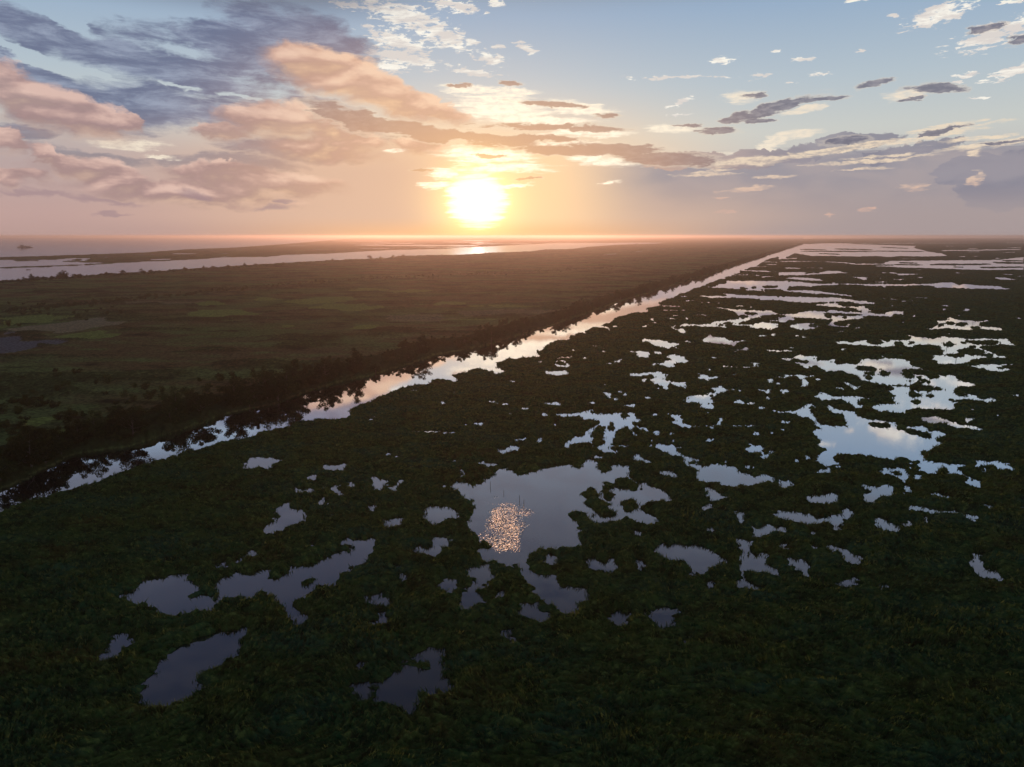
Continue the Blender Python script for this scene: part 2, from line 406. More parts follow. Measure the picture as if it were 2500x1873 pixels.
# ------------------------------------------------------------------ the map of water and land
# Traced from the photograph: R x0 y0 s starts a new tracing frame (origin and scale);
# W polygon of water, V polygon of plants, w / v the same as an ellipse (x y rx ry),
# l / k a narrow strip of water / plants (x0 y0 x1 y1 thickness).
MAP = """
R 1900 560 3.687
W 130,165 170,140 400,125 760,135 1240,150 1220,165 1270,180 1340,198 1480,220 1520,240 1300,245 1100,240 1000,250 880,240 720,245 500,240 300,240 150,215 90,245 0,275 0,215
k 190 180 430 185 7
k 500 177 860 186 10
k 210 198 880 200 9
k 860 196 1330 200 7
k 350 218 560 225 6
k 900 160 1180 172 5
l 0 265 180 262 9
l 0 290 400 288 7
l 400 290 700 308 9
l 650 312 960 316 10
W 960,300 1000,285 1500,280 1980,275 2212,250 2212,365 2100,362 1900,368 1500,355 1150,345 850,330 930,320
k 1080 300 1250 305 6
k 1060 318 1290 320 6
k 1360 318 1900 314 11
k 1950 300 2212 305 13
k 1550 338 1680 342 6
k 1800 345 2212 340 9
k 2000 282 2212 285 6
k 850 322 1050 322 6
l 1440 193 2200 181 9
l 1700 203 1820 203 4
l 1620 245 1690 245 4
l 1760 245 1810 243 5
l 1950 262 2010 262 4
l 1700 172 1800 172 4
l 1500 152 1580 152 4
l 2060 165 2200 165 4
l 2020 210 2130 206 4
l 1100 265 1240 264 4
l 1340 230 1520 228 5
l 60 350 215 350 9
l 260 345 420 350 4
l 320 366 400 366 4
W 0,385 200,385 390,385 440,372 560,378 640,395 430,400 200,415 0,412
k 250 395 380 390 5
l 950 392 1000 390 5
W 1000,385 1100,400 1270,402 1180,408 1140,418 1080,412
l 1580 390 1710 400 6
l 2030 403 2120 405 10
W 1930,428 2080,438 2130,455 2000,455
l 2120 420 2212 420 4
W 60,445 170,430 380,450 380,465 200,455
W 660,432 700,430 780,432 820,435 760,455
l 870 440 950 440 6
l 860 475 980 475 8
l 1040 450 1150 450 6
l 1230 433 1300 433 4
l 1240 365 1290 365 4
l 600 478 640 476 4
W 0,470 150,470 380,490 700,490 1110,495 1380,490 1450,478 1600,480 1750,500 2000,512 2100,545 1700,530 1420,522 1200,505 1000,508 850,515 690,500 500,500 300,510 100,515 0,510
k 1200 508 1390 514 7
k 1600 490 1690 488 5
k 500 500 620 502 5
W 30,550 260,550 390,560 650,595 680,605 450,585 250,575 90,560
W 0,608 300,610 600,625 760,650 880,660 860,672 720,670 640,650 400,655 230,660 80,650 0,635
l 930 618 975 622 8
l 1000 628 1160 650 8
l 1190 645 1230 647 8
l 1210 615 1350 618 7
l 1000 686 1050 690 6
l 1465 685 1555 692 10
w 1490 722 15 8
w 1700 725 28 10
l 1830 728 1930 732 5
l 1610 775 1665 780 8
w 2160 805 30 5
w 2155 878 14 6
W 480,665 530,665 560,690 640,695 790,690 780,710 850,735 760,738 640,705 540,705 430,690 380,690 330,680
k 390 700 460 702 12
k 600 708 690 722 8
l 450 728 535 735 8
W 0,765 130,760 220,740 310,732 420,745 520,745 700,745 1040,770 1020,785 850,775 700,785 800,800 640,815 560,830 740,880 720,900 620,880 430,870 520,800 430,810 300,800 200,805 100,820 60,838 0,835
k 410 762 750 770 13
k 430 780 560 790 18
v 600 790 22 8
k 130 803 380 822 20
k 500 850 620 855 22
v 670 872 30 10
k 550 830 630 830 10
k 0 780 60 782 8
W 940,745 1060,735 1140,740 1110,762 1000,755
W 90,870 200,842 330,845 370,880 300,898 160,895
v 320 865 35 14
w 1125 832 18 5
l 785 878 835 885 12
l 1040 913 1075 915 6
l 145 955 200 960 10
w 235 968 22 14
w 1225 778 10 10
W 1420,820 1500,820 1550,785 1580,810 1700,820 1800,830 1890,820 1895,832 1820,840 1810,870 2010,885 2040,915 1900,905 1780,890 1720,912 1600,900 1500,890 1380,905 1320,890 1400,885 1450,850
v 1550 845 30 8
k 1610 855 1740 860 22
v 1775 885 28 9
v 1462 862 18 8
W 475,1010 620,1015 700,1010 750,1000 900,1000 950,990 1100,1000 1180,990 1215,975 1130,935 1240,965 1400,985 1500,960 1560,975 1800,985 2050,985 2110,1020 2145,1048 2000,1035 1920,1050 1800,1050 1800,1075 1880,1100 1950,1125 2060,1145 2010,1172 1850,1165 1700,1170 1720,1190 1800,1215 2110,1215 2100,1275 1950,1275 1720,1235 1700,1200 1600,1215 1430,1210 1440,1170 1390,1150 1400,1130 1500,1130 1510,1090 1470,1070 1460,1045 1350,1035 1220,1045 1180,1055 1100,1040 960,1062 780,1045 600,1035
k 795 1015 930 1022 20
k 960 1003 1005 1005 20
v 1085 1032 35 12
v 1200 1027 18 8
k 1500 1035 1580 1030 26
k 1650 1015 2000 1020 26
k 1710 1062 1790 1065 20
k 1640 1095 1840 1110 34
k 1505 1130 1610 1138 18
v 1650 1132 20 8
v 1880 1132 30 10
k 1820 1180 2000 1175 32
k 1710 1208 1790 1210 22
v 2000 1240 28 10
v 2070 1242 36 13
l 1510 935 1550 940 10
l 1610 955 1650 958 6
l 90 1065 155 1065 6
l 0 1098 150 1098 14
w 480 1093 12 5
w 588 1080 28 8
w 240 1015 15 4
R 1900 880 3.687
W 0,-10 100,-15 200,-55 350,-35 480,-15 620,5 500,20 640,35 730,15 790,-25 850,0 960,-15 1130,-10 1165,0 1200,45 1400,110 1420,130 1480,135 1570,135 1620,180 1790,215 1690,230 1600,240 1580,260 1590,310 1650,330 1700,315 1800,320 1800,335 1720,335 1840,355 1920,345 1975,365 1850,365 1700,345 1570,350 1540,370 1580,395 1580,442 1450,435 1330,430 1200,425 1110,470 950,455 870,440 830,415 900,400 1120,400 1030,350 1060,310 950,265 1140,275 1160,250 1180,215 920,215 800,185 730,170 700,110 520,95 400,75 370,40 270,60 200,40 150,10
k 500 8 720 14 28
k 700 65 900 82 22
k 775 120 860 122 22
k 910 118 985 118 28
k 730 122 830 160 24
k 1120 92 1410 120 28
k 1130 118 1190 122 14
v 1185 145 25 12
k 1140 175 1185 180 24
k 1255 160 1330 160 20
k 1320 140 1470 145 24
v 1305 190 28 12
v 1258 200 18 12
v 1362 195 18 14
k 940 240 1140 245 40
k 1180 240 1400 260 54
k 1400 245 1470 260 28
k 1170 300 1400 320 54
k 1210 372 1340 372 26
v 1540 355 16 12
v 375 1165 30 10
k 120 0 170 2 14
k 205 14 280 14 14
v 370 -14 28 10
k 400 -17 465 -17 14
W 430,410 480,415 520,450 600,460 680,460 700,490 790,530 950,550 1020,565 1060,575 1120,590 1190,600 1250,595 1320,610 1380,640 1450,640 1510,690 1430,700 1470,745 1380,790 1350,805 1260,800 1280,850 1330,885 1250,895 1150,870 1060,870 1045,890 960,875 850,860 740,855 650,835 540,830 500,870 400,865 370,845 480,815 400,775 345,765 400,745 360,690 320,630 500,625 650,600 600,560 600,500 620,490 560,470 490,465
k 820 575 1020 590 36
k 1050 595 1390 690 50
v 1470 715 32 20
W 0,460 90,460 190,455 240,400 310,395 270,430 300,470 330,515 360,515 340,545 250,520 170,490 80,480 0,480
l 0 550 110 555 12
W 1285,520 1450,515 1540,545 1640,585 1760,600 1940,630 1800,615 1620,595 1500,555 1400,570 1330,550
W 1660,530 1760,510 1780,518 1720,550
w 1975 493 20 6
l 2100 605 2190 595 6
w 1740 440 14 6
l 20 135 340 140 13
w 360 172 28 10
W 200,200 235,172 270,195 270,235 180,232 250,215
w 0 210 25 12
l 10 268 105 275 15
W 500,235 590,240 580,268 540,250
W 630,225 740,235 700,262 650,245
W 325,270 420,290 480,330 600,320 720,325 850,350 700,340 620,355 560,340 430,340 420,300
w 420 352 12 10
l 600 372 740 378 9
w 160 895 28 14
l 220 885 310 878 10
w 535 958 25 8
W 915,1005 960,970 1000,1000 1060,980 1150,990 1160,1040 1280,1055 1270,1070 1180,1045 1140,1090 1170,1150 1220,1165 1160,1175 1130,1080 1060,1040 1000,1015
v 1055 1008 26 14
W 1180,945 1220,980 1190,980
W 1240,970 1330,955 1450,990 1440,1008 1330,1000
W 1505,990 1560,995 1650,980 1650,1010 1600,1010 1530,1000
w 1785 948 22 14
w 1850 1000 18 18
w 1985 985 25 12
l 2050 1022 2115 1042 13
W 1685,1090 1820,1120 1830,1145 1770,1135 1690,1110
W 730,1130 850,1130 890,1155 1000,1130 1030,1160 1025,1210 930,1215 880,1240 875,1285 780,1270 770,1210 860,1215 890,1180 840,1155 760,1150
W 0,1090 60,1085 140,1110 135,1130 100,1110 10,1145
W 250,1220 340,1215 420,1200 530,1200 550,1255 400,1285 290,1275
W 1170,1310 1330,1325 1480,1360 1680,1370 1670,1380 1500,1375 1300,1352 1210,1352
W 1680,1385 1810,1410 1800,1430 1690,1415
w 2200 1320 20 22
w 1915 1345 15 5
W 20,1355 60,1355 180,1385 400,1425 470,1410 590,1390 570,1330 640,1330 700,1400 600,1420 560,1480 550,1520 530,1480 420,1460 180,1450 20,1400
W 870,1420 960,1430 1000,1480 1090,1490 1095,1545 980,1520 880,1480
w 1180 1475 35 12
w 1335 1455 18 28
R 1300 560 3.687
W 1550,520 1620,520 1680,495 1750,480 1760,462 2300,465 2300,540 2030,540 2120,560 1940,550 1900,540 1720,530 1640,530
k 1870 530 1920 535 18
v 1990 525 16 6
k 2070 518 2212 520 16
W 1500,600 1700,600 1800,600 1680,575 1760,580 1860,590 2100,600 2212,605 2212,640 2050,635 2010,625 1800,615 1600,618
l 1890 370 2212 382 10
l 1800 411 1970 411 7
l 2000 410 2040 422 7
l 2050 427 2212 427 5
l 2060 316 2212 318 6
l 2080 292 2212 298 6
l 1960 335 2110 337 4
l 1330 600 1400 608 6
l 1160 688 1340 695 9
l 1110 732 1390 729 7
l 1380 640 1460 642 6
l 1260 775 1330 778 8
l 1465 767 1570 772 10
l 1470 740 1530 742 5
l 1500 658 1620 658 4
w 1680 662 10 8
w 1430 710 10 4
W 1620,700 1700,705 1830,720 1960,725 2060,730 2150,730 2212,765 2060,780 1980,800 1920,830 1850,835 1750,830 1680,850 1600,870 1540,865 1430,870 1350,870 1340,850 1500,860 1600,850 1640,825 1780,820 1850,810 1870,780 1810,745 1730,720
v 1900 788 30 12
k 1640 870 1700 862 24
k 1920 755 2010 762 13
W 1800,855 1950,860 2080,835 2212,850 2212,890 1970,890 1950,870
W 1680,880 1720,865 1760,885
l 1815 690 1910 690 10
w 1970 700 14 6
l 2170 795 2212 800 6
w 2140 820 15 6
l 2165 822 2212 824 13
l 2115 907 2160 908 8
W 1050,805 1110,805 1080,815 1105,835 1075,820
l 1210 797 1290 812 8
w 1387 802 14 7
W 1275,905 1330,900 1420,915 1330,922
l 980 880 1025 882 10
w 935 940 16 4
w 800 953 14 5
W 965,990 1050,985 1070,1000 1160,1000 1330,1035 1280,1055 1230,1075 1150,1060 1050,1020 1000,995
w 1305 1077 24 6
W 1460,990 1540,985 1590,950 1650,980 1740,1000 1930,1000 1850,1020 1830,1048 1750,1035 1600,1020 1560,1018 1530,1000
l 1320 1000 1440 1015 8
W 860,1095 960,1095 1050,1110 1040,1158 960,1155 930,1135 960,1120
l 540 1048 610 1052 11
l 630 1062 665 1065 6
W 620,1090 650,1085 655,1108
w 370 1088 20 8
W 300,1140 430,1135 340,1145 340,1165 320,1160
l 455 1155 495 1155 7
W 560,1165 600,1165 570,1185
W 2015,950 2110,950 2060,965
w 2170 955 30 10
W 1875,1085 1910,1060 1960,1070 1930,1095 1900,1095
l 2120 1090 2212 1095 12
l 2160 1022 2212 1025 10
l 1610 1158 1685 1160 10
w 1825 1110 10 4
W 1185,1145 1260,1130 1270,1115 1300,1140 1400,1140 1320,1165 1430,1190 1290,1200 1270,1220 1290,1250 1230,1240 1150,1225 1060,1225 1110,1210 1225,1215 1180,1190 1250,1180 1250,1155
v 1120 1218 14 6
R 1300 880 3.687
W 95,100 200,92 320,100 325,125 240,140 130,125
W 165,35 220,38 330,55 330,62 220,50
w 315 38 12 10
w 68 15 15 8
W 870,120 1000,110 1110,95 1170,90 1120,110 1210,150 1160,165 1200,190 1380,195 1390,235 1375,250 1290,230 1230,210 1210,265 1180,235 1050,180 1130,140 1100,130 1000,130 930,145 880,140
W 980,180 1010,155 1040,175 1000,188
W 1100,250 1160,255 1110,262
W 1480,145 1560,140 1600,150 1680,140 1650,160 1600,165 1580,182 1520,165
W 1710,58 1760,48 1800,55 1800,72
w 1820 128 20 6
w 1588 83 20 4
W 1945,25 2000,12 2080,22 2000,35
w 2140 188 28 22
W 1600,250 1680,250 1760,275 1680,290
w 1810 268 18 9
w 1865 272 16 9
l 1480 245 1540 245 7
l 2000 262 2170 264 9
W 1365,355 1440,320 1610,320 1610,350 1630,375 1560,380 1540,420 1525,385 1380,375
w 1640 313 14 7
W 1920,325 1980,350 2055,345 1990,350 1975,362
w 2125 338 20 10
W 1815,375 1865,345 1890,370 1860,388
w 650 213 16 6
w 795 272 16 7
w 840 307 18 6
W 640,312 700,300 710,310 700,322
w 755 342 20 10
W 990,335 1040,330 1095,345 1010,342
W 95,388 150,375 240,378 265,398 180,402 130,395
w 108 485 24 10
W 2025,410 2060,425 2110,415 2100,440 2050,440
l 2150 455 2212 462 8
W 795,405 880,400 930,380 920,410 900,430 870,412
W 205,485 360,485 460,455 540,440 540,448 470,465 480,485 620,490 740,480 800,478 880,475 940,465 900,490 950,530 990,560 1040,600 1040,675 1025,640 940,600 840,590 760,620 740,680 720,760 700,790 770,850 700,815 610,805 570,770 520,740 370,745 330,780 290,780 310,710 400,690 470,690 470,650 540,600 600,575 630,545 440,520 420,495 260,515
v 825 498 33 20
v 705 570 16 10
v 715 612 22 18
v 918 570 8 12
v 620 625 32 26
v 585 668 46 26
v 582 735 48 28
v 990 575 46 14
W 950,840 980,870 1020,900 1100,940 1020,925 900,880
W 1070,510 1085,480 1112,475 1105,508
W 1250,580 1380,580 1470,600 1440,608 1340,585
W 1530,595 1620,595 1710,520 1690,575 1640,580 1615,605
W 1215,655 1290,635 1280,660 1240,668
w 1120 655 35 14
l 905 662 960 668 10
W 1055,705 1100,745 1060,735
w 1265 728 16 16
w 1150 758 22 8
l 800 775 890 775 9
l 1290 765 1335 765 7
W 40,740 50,700 75,695 72,740
w 210 575 20 8
W 1550,720 1590,705 1640,720 1560,728
w 2025 658 35 9
w 2150 655 16 9
W 1950,718 1965,755 2060,780 2080,840 2120,880 2070,885 2060,830 2000,815 1950,825 1900,795 2000,795 2030,775 1960,770
w 2155 822 30 10
W 1730,895 1755,890 1750,935 1720,915
w 1945 958 28 10
W 1360,875 1470,880 1610,920 1740,970 1820,965 1870,1010 1970,1060 2080,1030 2200,1080 2060,1090 1940,1110 1840,1115 1820,1145 1700,1120 1690,1085 1480,1085 1480,1035 1510,985 1380,935
v 1430 920 36 22
k 1480 920 1600 935 34
W 1115,985 1240,1005 1330,1030 1290,1050 1150,1020
l 1560 1180 1640 1195 14
R 0 0 1
W 1098,1192 1111,1180 1132,1181 1143,1180 1149,1190 1166,1190 1185,1174 1203,1167 1216,1146 1239,1148 1261,1161 1279,1159 1301,1152 1341,1143 1362,1136 1399,1133 1402,1142 1420,1145 1428,1136 1430,1120 1460,1130 1455,1140 1474,1159 1501,1151 1490,1138 1530,1139 1541,1148 1533,1159 1544,1176 1587,1190 1631,1203 1639,1224 1593,1223 1563,1235 1566,1252 1593,1260 1612,1270 1593,1273 1563,1280 1558,1268 1539,1260 1503,1270 1455,1273 1436,1262 1438,1249 1408,1246 1381,1252 1387,1265 1408,1281 1412,1300 1413,1335 1397,1337 1348,1343 1346,1334 1321,1334 1299,1341 1283,1357 1288,1381 1299,1412 1357,1412 1360,1435 1391,1439 1437,1435 1433,1462 1406,1465 1412,1492 1380,1496 1360,1473 1326,1465 1307,1439 1286,1405 1261,1376 1239,1377 1207,1363 1183,1366 1171,1346 1205,1343 1205,1330 1180,1317 1158,1297 1147,1292 1142,1274 1151,1263 1152,1250 1161,1245 1154,1220 1140,1212 1121,1209 1131,1200 1116,1190
v 1486 1186 10 8
v 1516 1180 17 8
v 1545 1190 17 8
v 1484 1208 14 12
v 1442 1206 20 10
v 1448 1224 18 10
v 1466 1238 21 12
v 1480 1252 22 10
v 1539 1234 20 10
R 600 860 3.16
W -5,860 40,820 110,808 220,825 285,830 270,850 230,845 190,890 60,885 0,895 -30,885
W 580,880 760,865 780,850 765,905 700,900 620,912
W 490,970 515,935 555,960 530,978
W 370,1045 400,1055 500,1050 560,1050 610,1015 600,1035 480,1070 400,1090
W 655,1075 680,1030 730,1035 690,1050
l 700 1090 765 1095 16
w 815 1030 28 10
w 595 1150 20 18
W 965,975 1020,970 1100,1005 1050,1030 1040,1080 990,1050
W 1110,1055 1165,1020 1160,1078 1120,1070
w 1200 1005 22 9
W 1270,990 1320,960 1290,985
w 890 915 8 8
w 1520 395 22 9
W 1855,375 1880,372 1950,390 2030,395 2020,410 1940,400 1880,390
W 2130,425 2185,428 2160,455
w 1805 550 33 7
w 1605 307 10 5
W 1940,760 2010,755 2020,735 2120,732 2125,745 2050,755 2020,775 1990,770 1980,795 1960,780
l 1850 840 1950 815 6
w 1605 832 14 6
w 1660 910 14 8
l 1850 898 1895 900 6
W 120,1395 230,1300 270,1270 240,1230 310,1170 370,1220 475,1230 470,1270 430,1310 330,1330 270,1380 200,1400
W 1375,1225 1430,1200 1520,1200 1545,1190 1570,1225 1645,1240 1640,1280 1540,1290 1490,1300 1480,1340 1430,1320 1430,1300 1380,1270
W 1060,1300 1130,1290 1160,1275 1220,1305 1130,1350 1070,1345
w 670 1260 30 4
R 0 0 1
W 600,1404 623,1401 646,1400 653,1416 676,1418 699,1404 703,1395 741,1383 783,1374 808,1355 848,1351 871,1334 867,1322 906,1318 917,1332 904,1351 887,1370 860,1381 829,1400 825,1418 791,1425 768,1423 760,1446 726,1465 709,1473 676,1465 657,1446 638,1435 623,1442 619,1458 588,1452 554,1458 531,1450 522,1427 546,1414 566,1414 588,1402
v 745 1423 9 5
v 722 1421 3 3
R 600 1240 2.617
W 270,655 340,670 400,680 340,725 300,720
W 385,250 430,225 415,265
w 640 215 35 8
W 780,575 850,570 850,530 865,525 868,600 950,600 850,625 780,590
W 790,750 840,720 870,680 910,710 850,745
W 955,360 975,345 965,375
W 990,395 1025,430 1010,460 985,440
W 1090,295 1140,265 1200,250 1195,190 1240,185 1310,235 1280,240 1220,220 1235,290 1180,290
l 1020 266 1140 262 7
W 1240,480 1330,470 1345,515 1300,530 1260,515
W 1415,410 1480,390 1520,385 1580,410 1570,460 1500,490 1480,530 1510,580 1500,600 1450,620 1440,645 1380,650 1390,570 1410,540 1470,520 1460,440
w 1625 560 25 12
W 1600,800 1650,785 1690,800 1710,845 1640,820
W 1735,620 1830,622 1870,600 1865,650 1930,690 1835,705 1790,690 1770,650
W 1060,930 1130,930 1150,915 1250,920 1260,980 1290,1030 1210,1030 1200,1070 1290,1080 1300,1170 1200,1155 1130,1130 1100,1200 1080,1285 1000,1270 990,1240 830,1215 710,1190 680,1150 840,1145 900,1120 910,1080 980,1060 1000,1040 1000,1000 1040,1040 1080,1060 1190,1050 1180,1000 1100,960
w 735 1010 12 22
v 815 1175 12 20
v 1160 1122 12 12
R 0 1240 2.617
W 890,480 1080,445 1180,430 1210,475 1260,510 1190,560 1210,590 1330,580 1370,575 1350,650 1150,665 1000,685 1000,610 860,590 760,580 890,545
W 720,835 820,815 825,850 780,910 720,950 630,955 700,900 730,860
W 1020,1040 1030,970 1110,935 1150,895 1280,850 1370,820 1420,805 1460,805 1510,790 1580,790 1530,850 1520,950 1430,975 1370,1010 1290,1050 1270,1110 1290,1160 1180,1210 1050,1265 960,1270 900,1240 910,1150 950,1100 1010,1080
v 1105 975 20 10
W 1380,370 1450,355 1470,355 1390,380
l 1490 342 1550 338 9
W 1580,305 1605,270 1635,295 1590,320
R 1200 1240 2.617
W 1030,290 1055,245 1130,240 1270,240 1330,235 1400,290 1500,340 1430,360 1400,385 1300,400 1275,430 1280,350 1250,325 1160,330 1110,305
W 340,350 370,300 390,330 415,340 400,360
W 580,325 700,345 740,365 750,345 810,365 810,390 740,400 620,375
v 700 385 10 12
W 935,345 970,325 970,380 940,370
w 1405 140 18 12
w 1390 495 22 10
w 925 157 28 7
W 1560,25 1600,20 1620,60 1580,100
W 1550,195 1640,215 1670,275 1730,290 1780,290 1740,340 1832,420 1700,410 1640,385 1600,390 1620,450 1640,470 1700,500 1705,530 1640,510 1540,490 1600,455 1590,380 1600,350 1620,260 1560,220
v 1700 282 33 20
W 1000,660 1080,660 1160,655 1200,635 1210,670 1150,680 1150,740 1080,755 1060,710
W 750,700 830,685 900,705 850,720 800,755
w 1265 832 28 9
R 1800 1240 2.617
W 80,130 250,110 330,160 230,150 150,180 110,170
W 255,50 320,20 400,40 560,75 660,40 680,0 760,50 670,70 655,130 630,100 540,100 400,90
W 560,240 620,245 720,290 740,320 810,325 720,360 690,330 680,300 620,265
W 330,345 390,345 465,370 450,420 380,380
w 305 245 18 14
w 480 165 20 12
w 490 262 12 10
W 640,475 700,462 780,470 760,490 690,492
w 925 500 25 5
W 1500,285 1560,290 1565,340 1570,370 1620,410 1720,445 1690,455 1570,435 1510,400 1490,350 1520,340
"""
MARSH_BANK = [(-600,1500),(-300,1390),(0,1251),(32,1235),(76,1220),(139,1205),(190,1183),(240,1175),(272,1159),(316,1147),(373,1128),(437,1110),(478,1099),(513,1087),(560,1072),(600,1069),(614,1066),(657,1047),(700,1042),(714,1036),(727,1028),(796,1021),(840,1020),(855,1015),(852,1007),(856,999),(878,988),(907,979),(942,961),(983,945),(1024,939),(1049,936),(1056,925),(1090,927),(1119,931),(1117,925),(1106,920),(1094,916),(1120,911),(1144,909),(1141,903),(1163,900),(1200,904),(1236,909),(1217,900),(1208,890),(1228,880),(1245,874),(1296,872),(1322,869),(1308,860),(1312,855),(1327,854),(1330,846),(1342,839),(1357,831),(1392,829),(1390,818),(1414,812),(1440,816),(1425,808),(1452,799),(1478,800),(1492,811),(1488,800),(1463,793),(1490,788),(1501,778),(1525,769),(1544,765),(1582,762),(1583,756),(1566,754),(1587,750),(1612,747),(1609,739),(1628,730),(1650,724),(1663,716),(1680,712),(1693,705),(1720,697),(1731,691),(1756,683),(1788,671),(1815,660),(1832,653),(1856,644),(1872,634),(1900,627),(1918,618),(1935,608)]
TREE_LINE = [(-600,1452),(-300,1330),(0,1212),(54,1192),(100,1165),(184,1124),(304,1112),(342,1104),(418,1080),(494,1058),(551,1038),(600,1028),(663,1018),(727,996),(771,980),(840,962),(910,948),(948,934),(995,920),(1027,908),(1068,892),(1119,883),(1185,868),(1220,857),(1308,826),(1354,813),(1395,796),(1436,781),(1468,768),(1517,749),(1571,732),(1612,718),(1653,704),(1707,686),(1761,667),(1815,647),(1851,636),(1878,625),(1900,618),(1927,609),(1962,597)]
RIVER_BANK = [(-600,735),(0,687),(79,682),(177,676),(263,669),(348,665),(452,658),(557,651),(700,642),(811,636),(937,631),(982,625),(1124,622),(1206,617),(1298,614),(1333,609.5),(1400,608),(1436,603),(1506,598),(1598,595),(1647,590.5),(1761,588),(1900,584),(2000,582.5)]
LEFT = """
R 0 560 3.16
V -1500,240 0,215 400,205 1100,180 1450,155 1800,142 2212,113 2800,62 5800,60 5800,100 4300,105 3900,125 3400,150 3000,160 2770,172 2500,188 2212,195 2050,212 1700,215 1560,228 1300,240 900,258 640,255 560,235 680,225 540,222 420,232 0,235 -1500,262
k -1500 325 0 297 7
k 0 297 640 275 7
k 640 275 900 259 7
k 100 241 305 241 5
k 500 247 620 247 5
l 1030 198 1130 198 3
l 1310 190 1540 187 7
l 1030 238 1110 238 5
l 1140 235 1330 231 12
l 770 215 910 214 4
l 1500 162 1650 161 4
l 1630 187 1770 186 4
l 1640 212 1760 211 4
l 1170 196 1210 196 3
l 1800 158 1940 156 3
W 540,222 710,222 660,245 610,246 625,232
R 700 560 3.16
l 500 122 1500 128 12
l 450 108 1000 110 5
l 530 148 830 150 5
l 620 103 1100 107 3
l 1000 137 1450 141 6
l 160 157 330 157 3
l 0 127 150 127 4
l 180 115 260 117 3
l 1180 98 1600 100 6
l 1400 112 1900 112 6
l 1750 84 2100 86 3
l 1300 86 1600 87 4
l 300 90 800 94 3
R 1300 560 3.687
k 0 110 430 106 9
k 0 92 900 90 4
l 480 245 560 240 5
l 560 240 780 217 5
l 880 208 1000 196 5
l 1020 193 1110 184 4
l 1110 184 1300 166 3
l 2110 144 2212 141 3
R 1900 560 3.687
l 850 69 1450 65 2
l 0 141 130 140 3
l 1900 92 2300 93 2
"""
UMIN, UMAX, VMIN, VMAX, VS = -600, 3100, 574, 2300, 2
RW, RH = UMAX - UMIN, (VMAX - VMIN) * VS
label = np.zeros((RH, RW), np.uint8)       # 0 water, 1 marsh, 2 land left of the canal and far delta
def fill(poly, val, only=None):
    P = np.array(poly, float); n = len(P)
    x = P[:, 0] - UMIN; y = (P[:, 1] - VMIN) * VS
    r0, r1 = max(0, int(math.floor(y.min()))), min(RH - 1, int(math.ceil(y.max())))
    x2, y2 = np.roll(x, -1), np.roll(y, -1)
    for r in range(r0, r1 + 1):
        yc = r + 0.5
        m = (y <= yc) != (y2 <= yc)
        if not m.any(): continue
        xs = np.sort(x[m] + (yc - y[m]) / (y2[m] - y[m]) * (x2[m] - x[m]))
        for a, b in zip(xs[::2], xs[1::2]):
            a, b = max(0, int(round(a))), min(RW, int(round(b)))
            if b > a:
                if only is None: label[r, a:b] = val
                else:
                    seg = label[r, a:b]; seg[seg == only] = val
def run_map(text, land):
    x0 = y0 = 0.0; s = 1.0
    for line in text.strip().splitlines():
        t = line.split(); k = t[0]
        if k == 'R': x0, y0, s = map(float, t[1:]); continue
        val = 0 if k in 'Wwl' else (3 if land == 1 else land)      # 3: islets, kept whole
        if k in 'WV':
            pts = [tuple(map(float, q.split(','))) for q in t[1:]]
        elif k in 'wv':
            cx, cy, rx, ry = map(float, t[1:])
            pts = [(cx + rx * math.cos(a / 14 * 2 * math.pi), cy + ry * math.sin(a / 14 * 2 * math.pi)) for a in range(14)]
        else:
            ax, ay, bx, by, th = map(float, t[1:]); q = []
            N = 14; L = abs(bx - ax)
            jit = [random.uniform(0.45, 1.15) for _ in range(2 * N + 2)]
            for i in range(N + 1):
                f = i / N; e = math.sqrt(max(0.0, 1 - (2 * f - 1) ** 4)) * jit[i]
                q.append((ax + (bx - ax) * f, ay + (by - ay) * f - th / 2 * e))
            for i in range(N, -1, -1):
                f = i / N; e = math.sqrt(max(0.0, 1 - (2 * f - 1) ** 4)) * jit[N + 1 + i]
                q.append((ax + (bx - ax) * f, ay + (by - ay) * f + th / 2 * e))
            pts = q
        fill([(x0 + px / s, y0 + py / s) for px, py in pts], val)
def shift_far(pts, h):
    """move photograph points away along the ground: undo the strip hidden by mirrored trees"""
    out = []
    for u, v in pts:
        X, Y = at(u, v); k = 1 + h * (0.3 + 0.7 * min(1.0, max(0.0, (u - 200) / 700))) / CAM_H
        a, b = to_pix(np.float64(X * k), np.float64(Y * k)); out.append((float(a), float(b)))
    return out
TREE_BANK = shift_far(TREE_LINE, 7.0)
fill([(UMIN, 575)] + [(-700, 576)] + [(UMAX, 576), (UMAX, 580)] + [(UMIN, 580)], 0)
run_map(LEFT, 2)
fill(RIVER_BANK + [(3200, 580), (3200, 592), (2008, 594), (1975, 596)] + TREE_BANK[::-1], 2)
run_map("R 1300 560 3.687\nl 480 245 560 240 5\nl 560 240 780 217 5\nl 880 208 1000 196 5\nl 1020 193 1110 184 4\nl 1110 184 1300 166 3\nR 1900 560 3.687\nl 850 69 1450 65 2\nl 1900 92 2300 93 2", 2)
fill(MARSH_BANK + [(1960, 598), (2010, 595), (3200, 591), (3200, 2400), (-700, 2400)], 1)
run_map(MAP, 1)
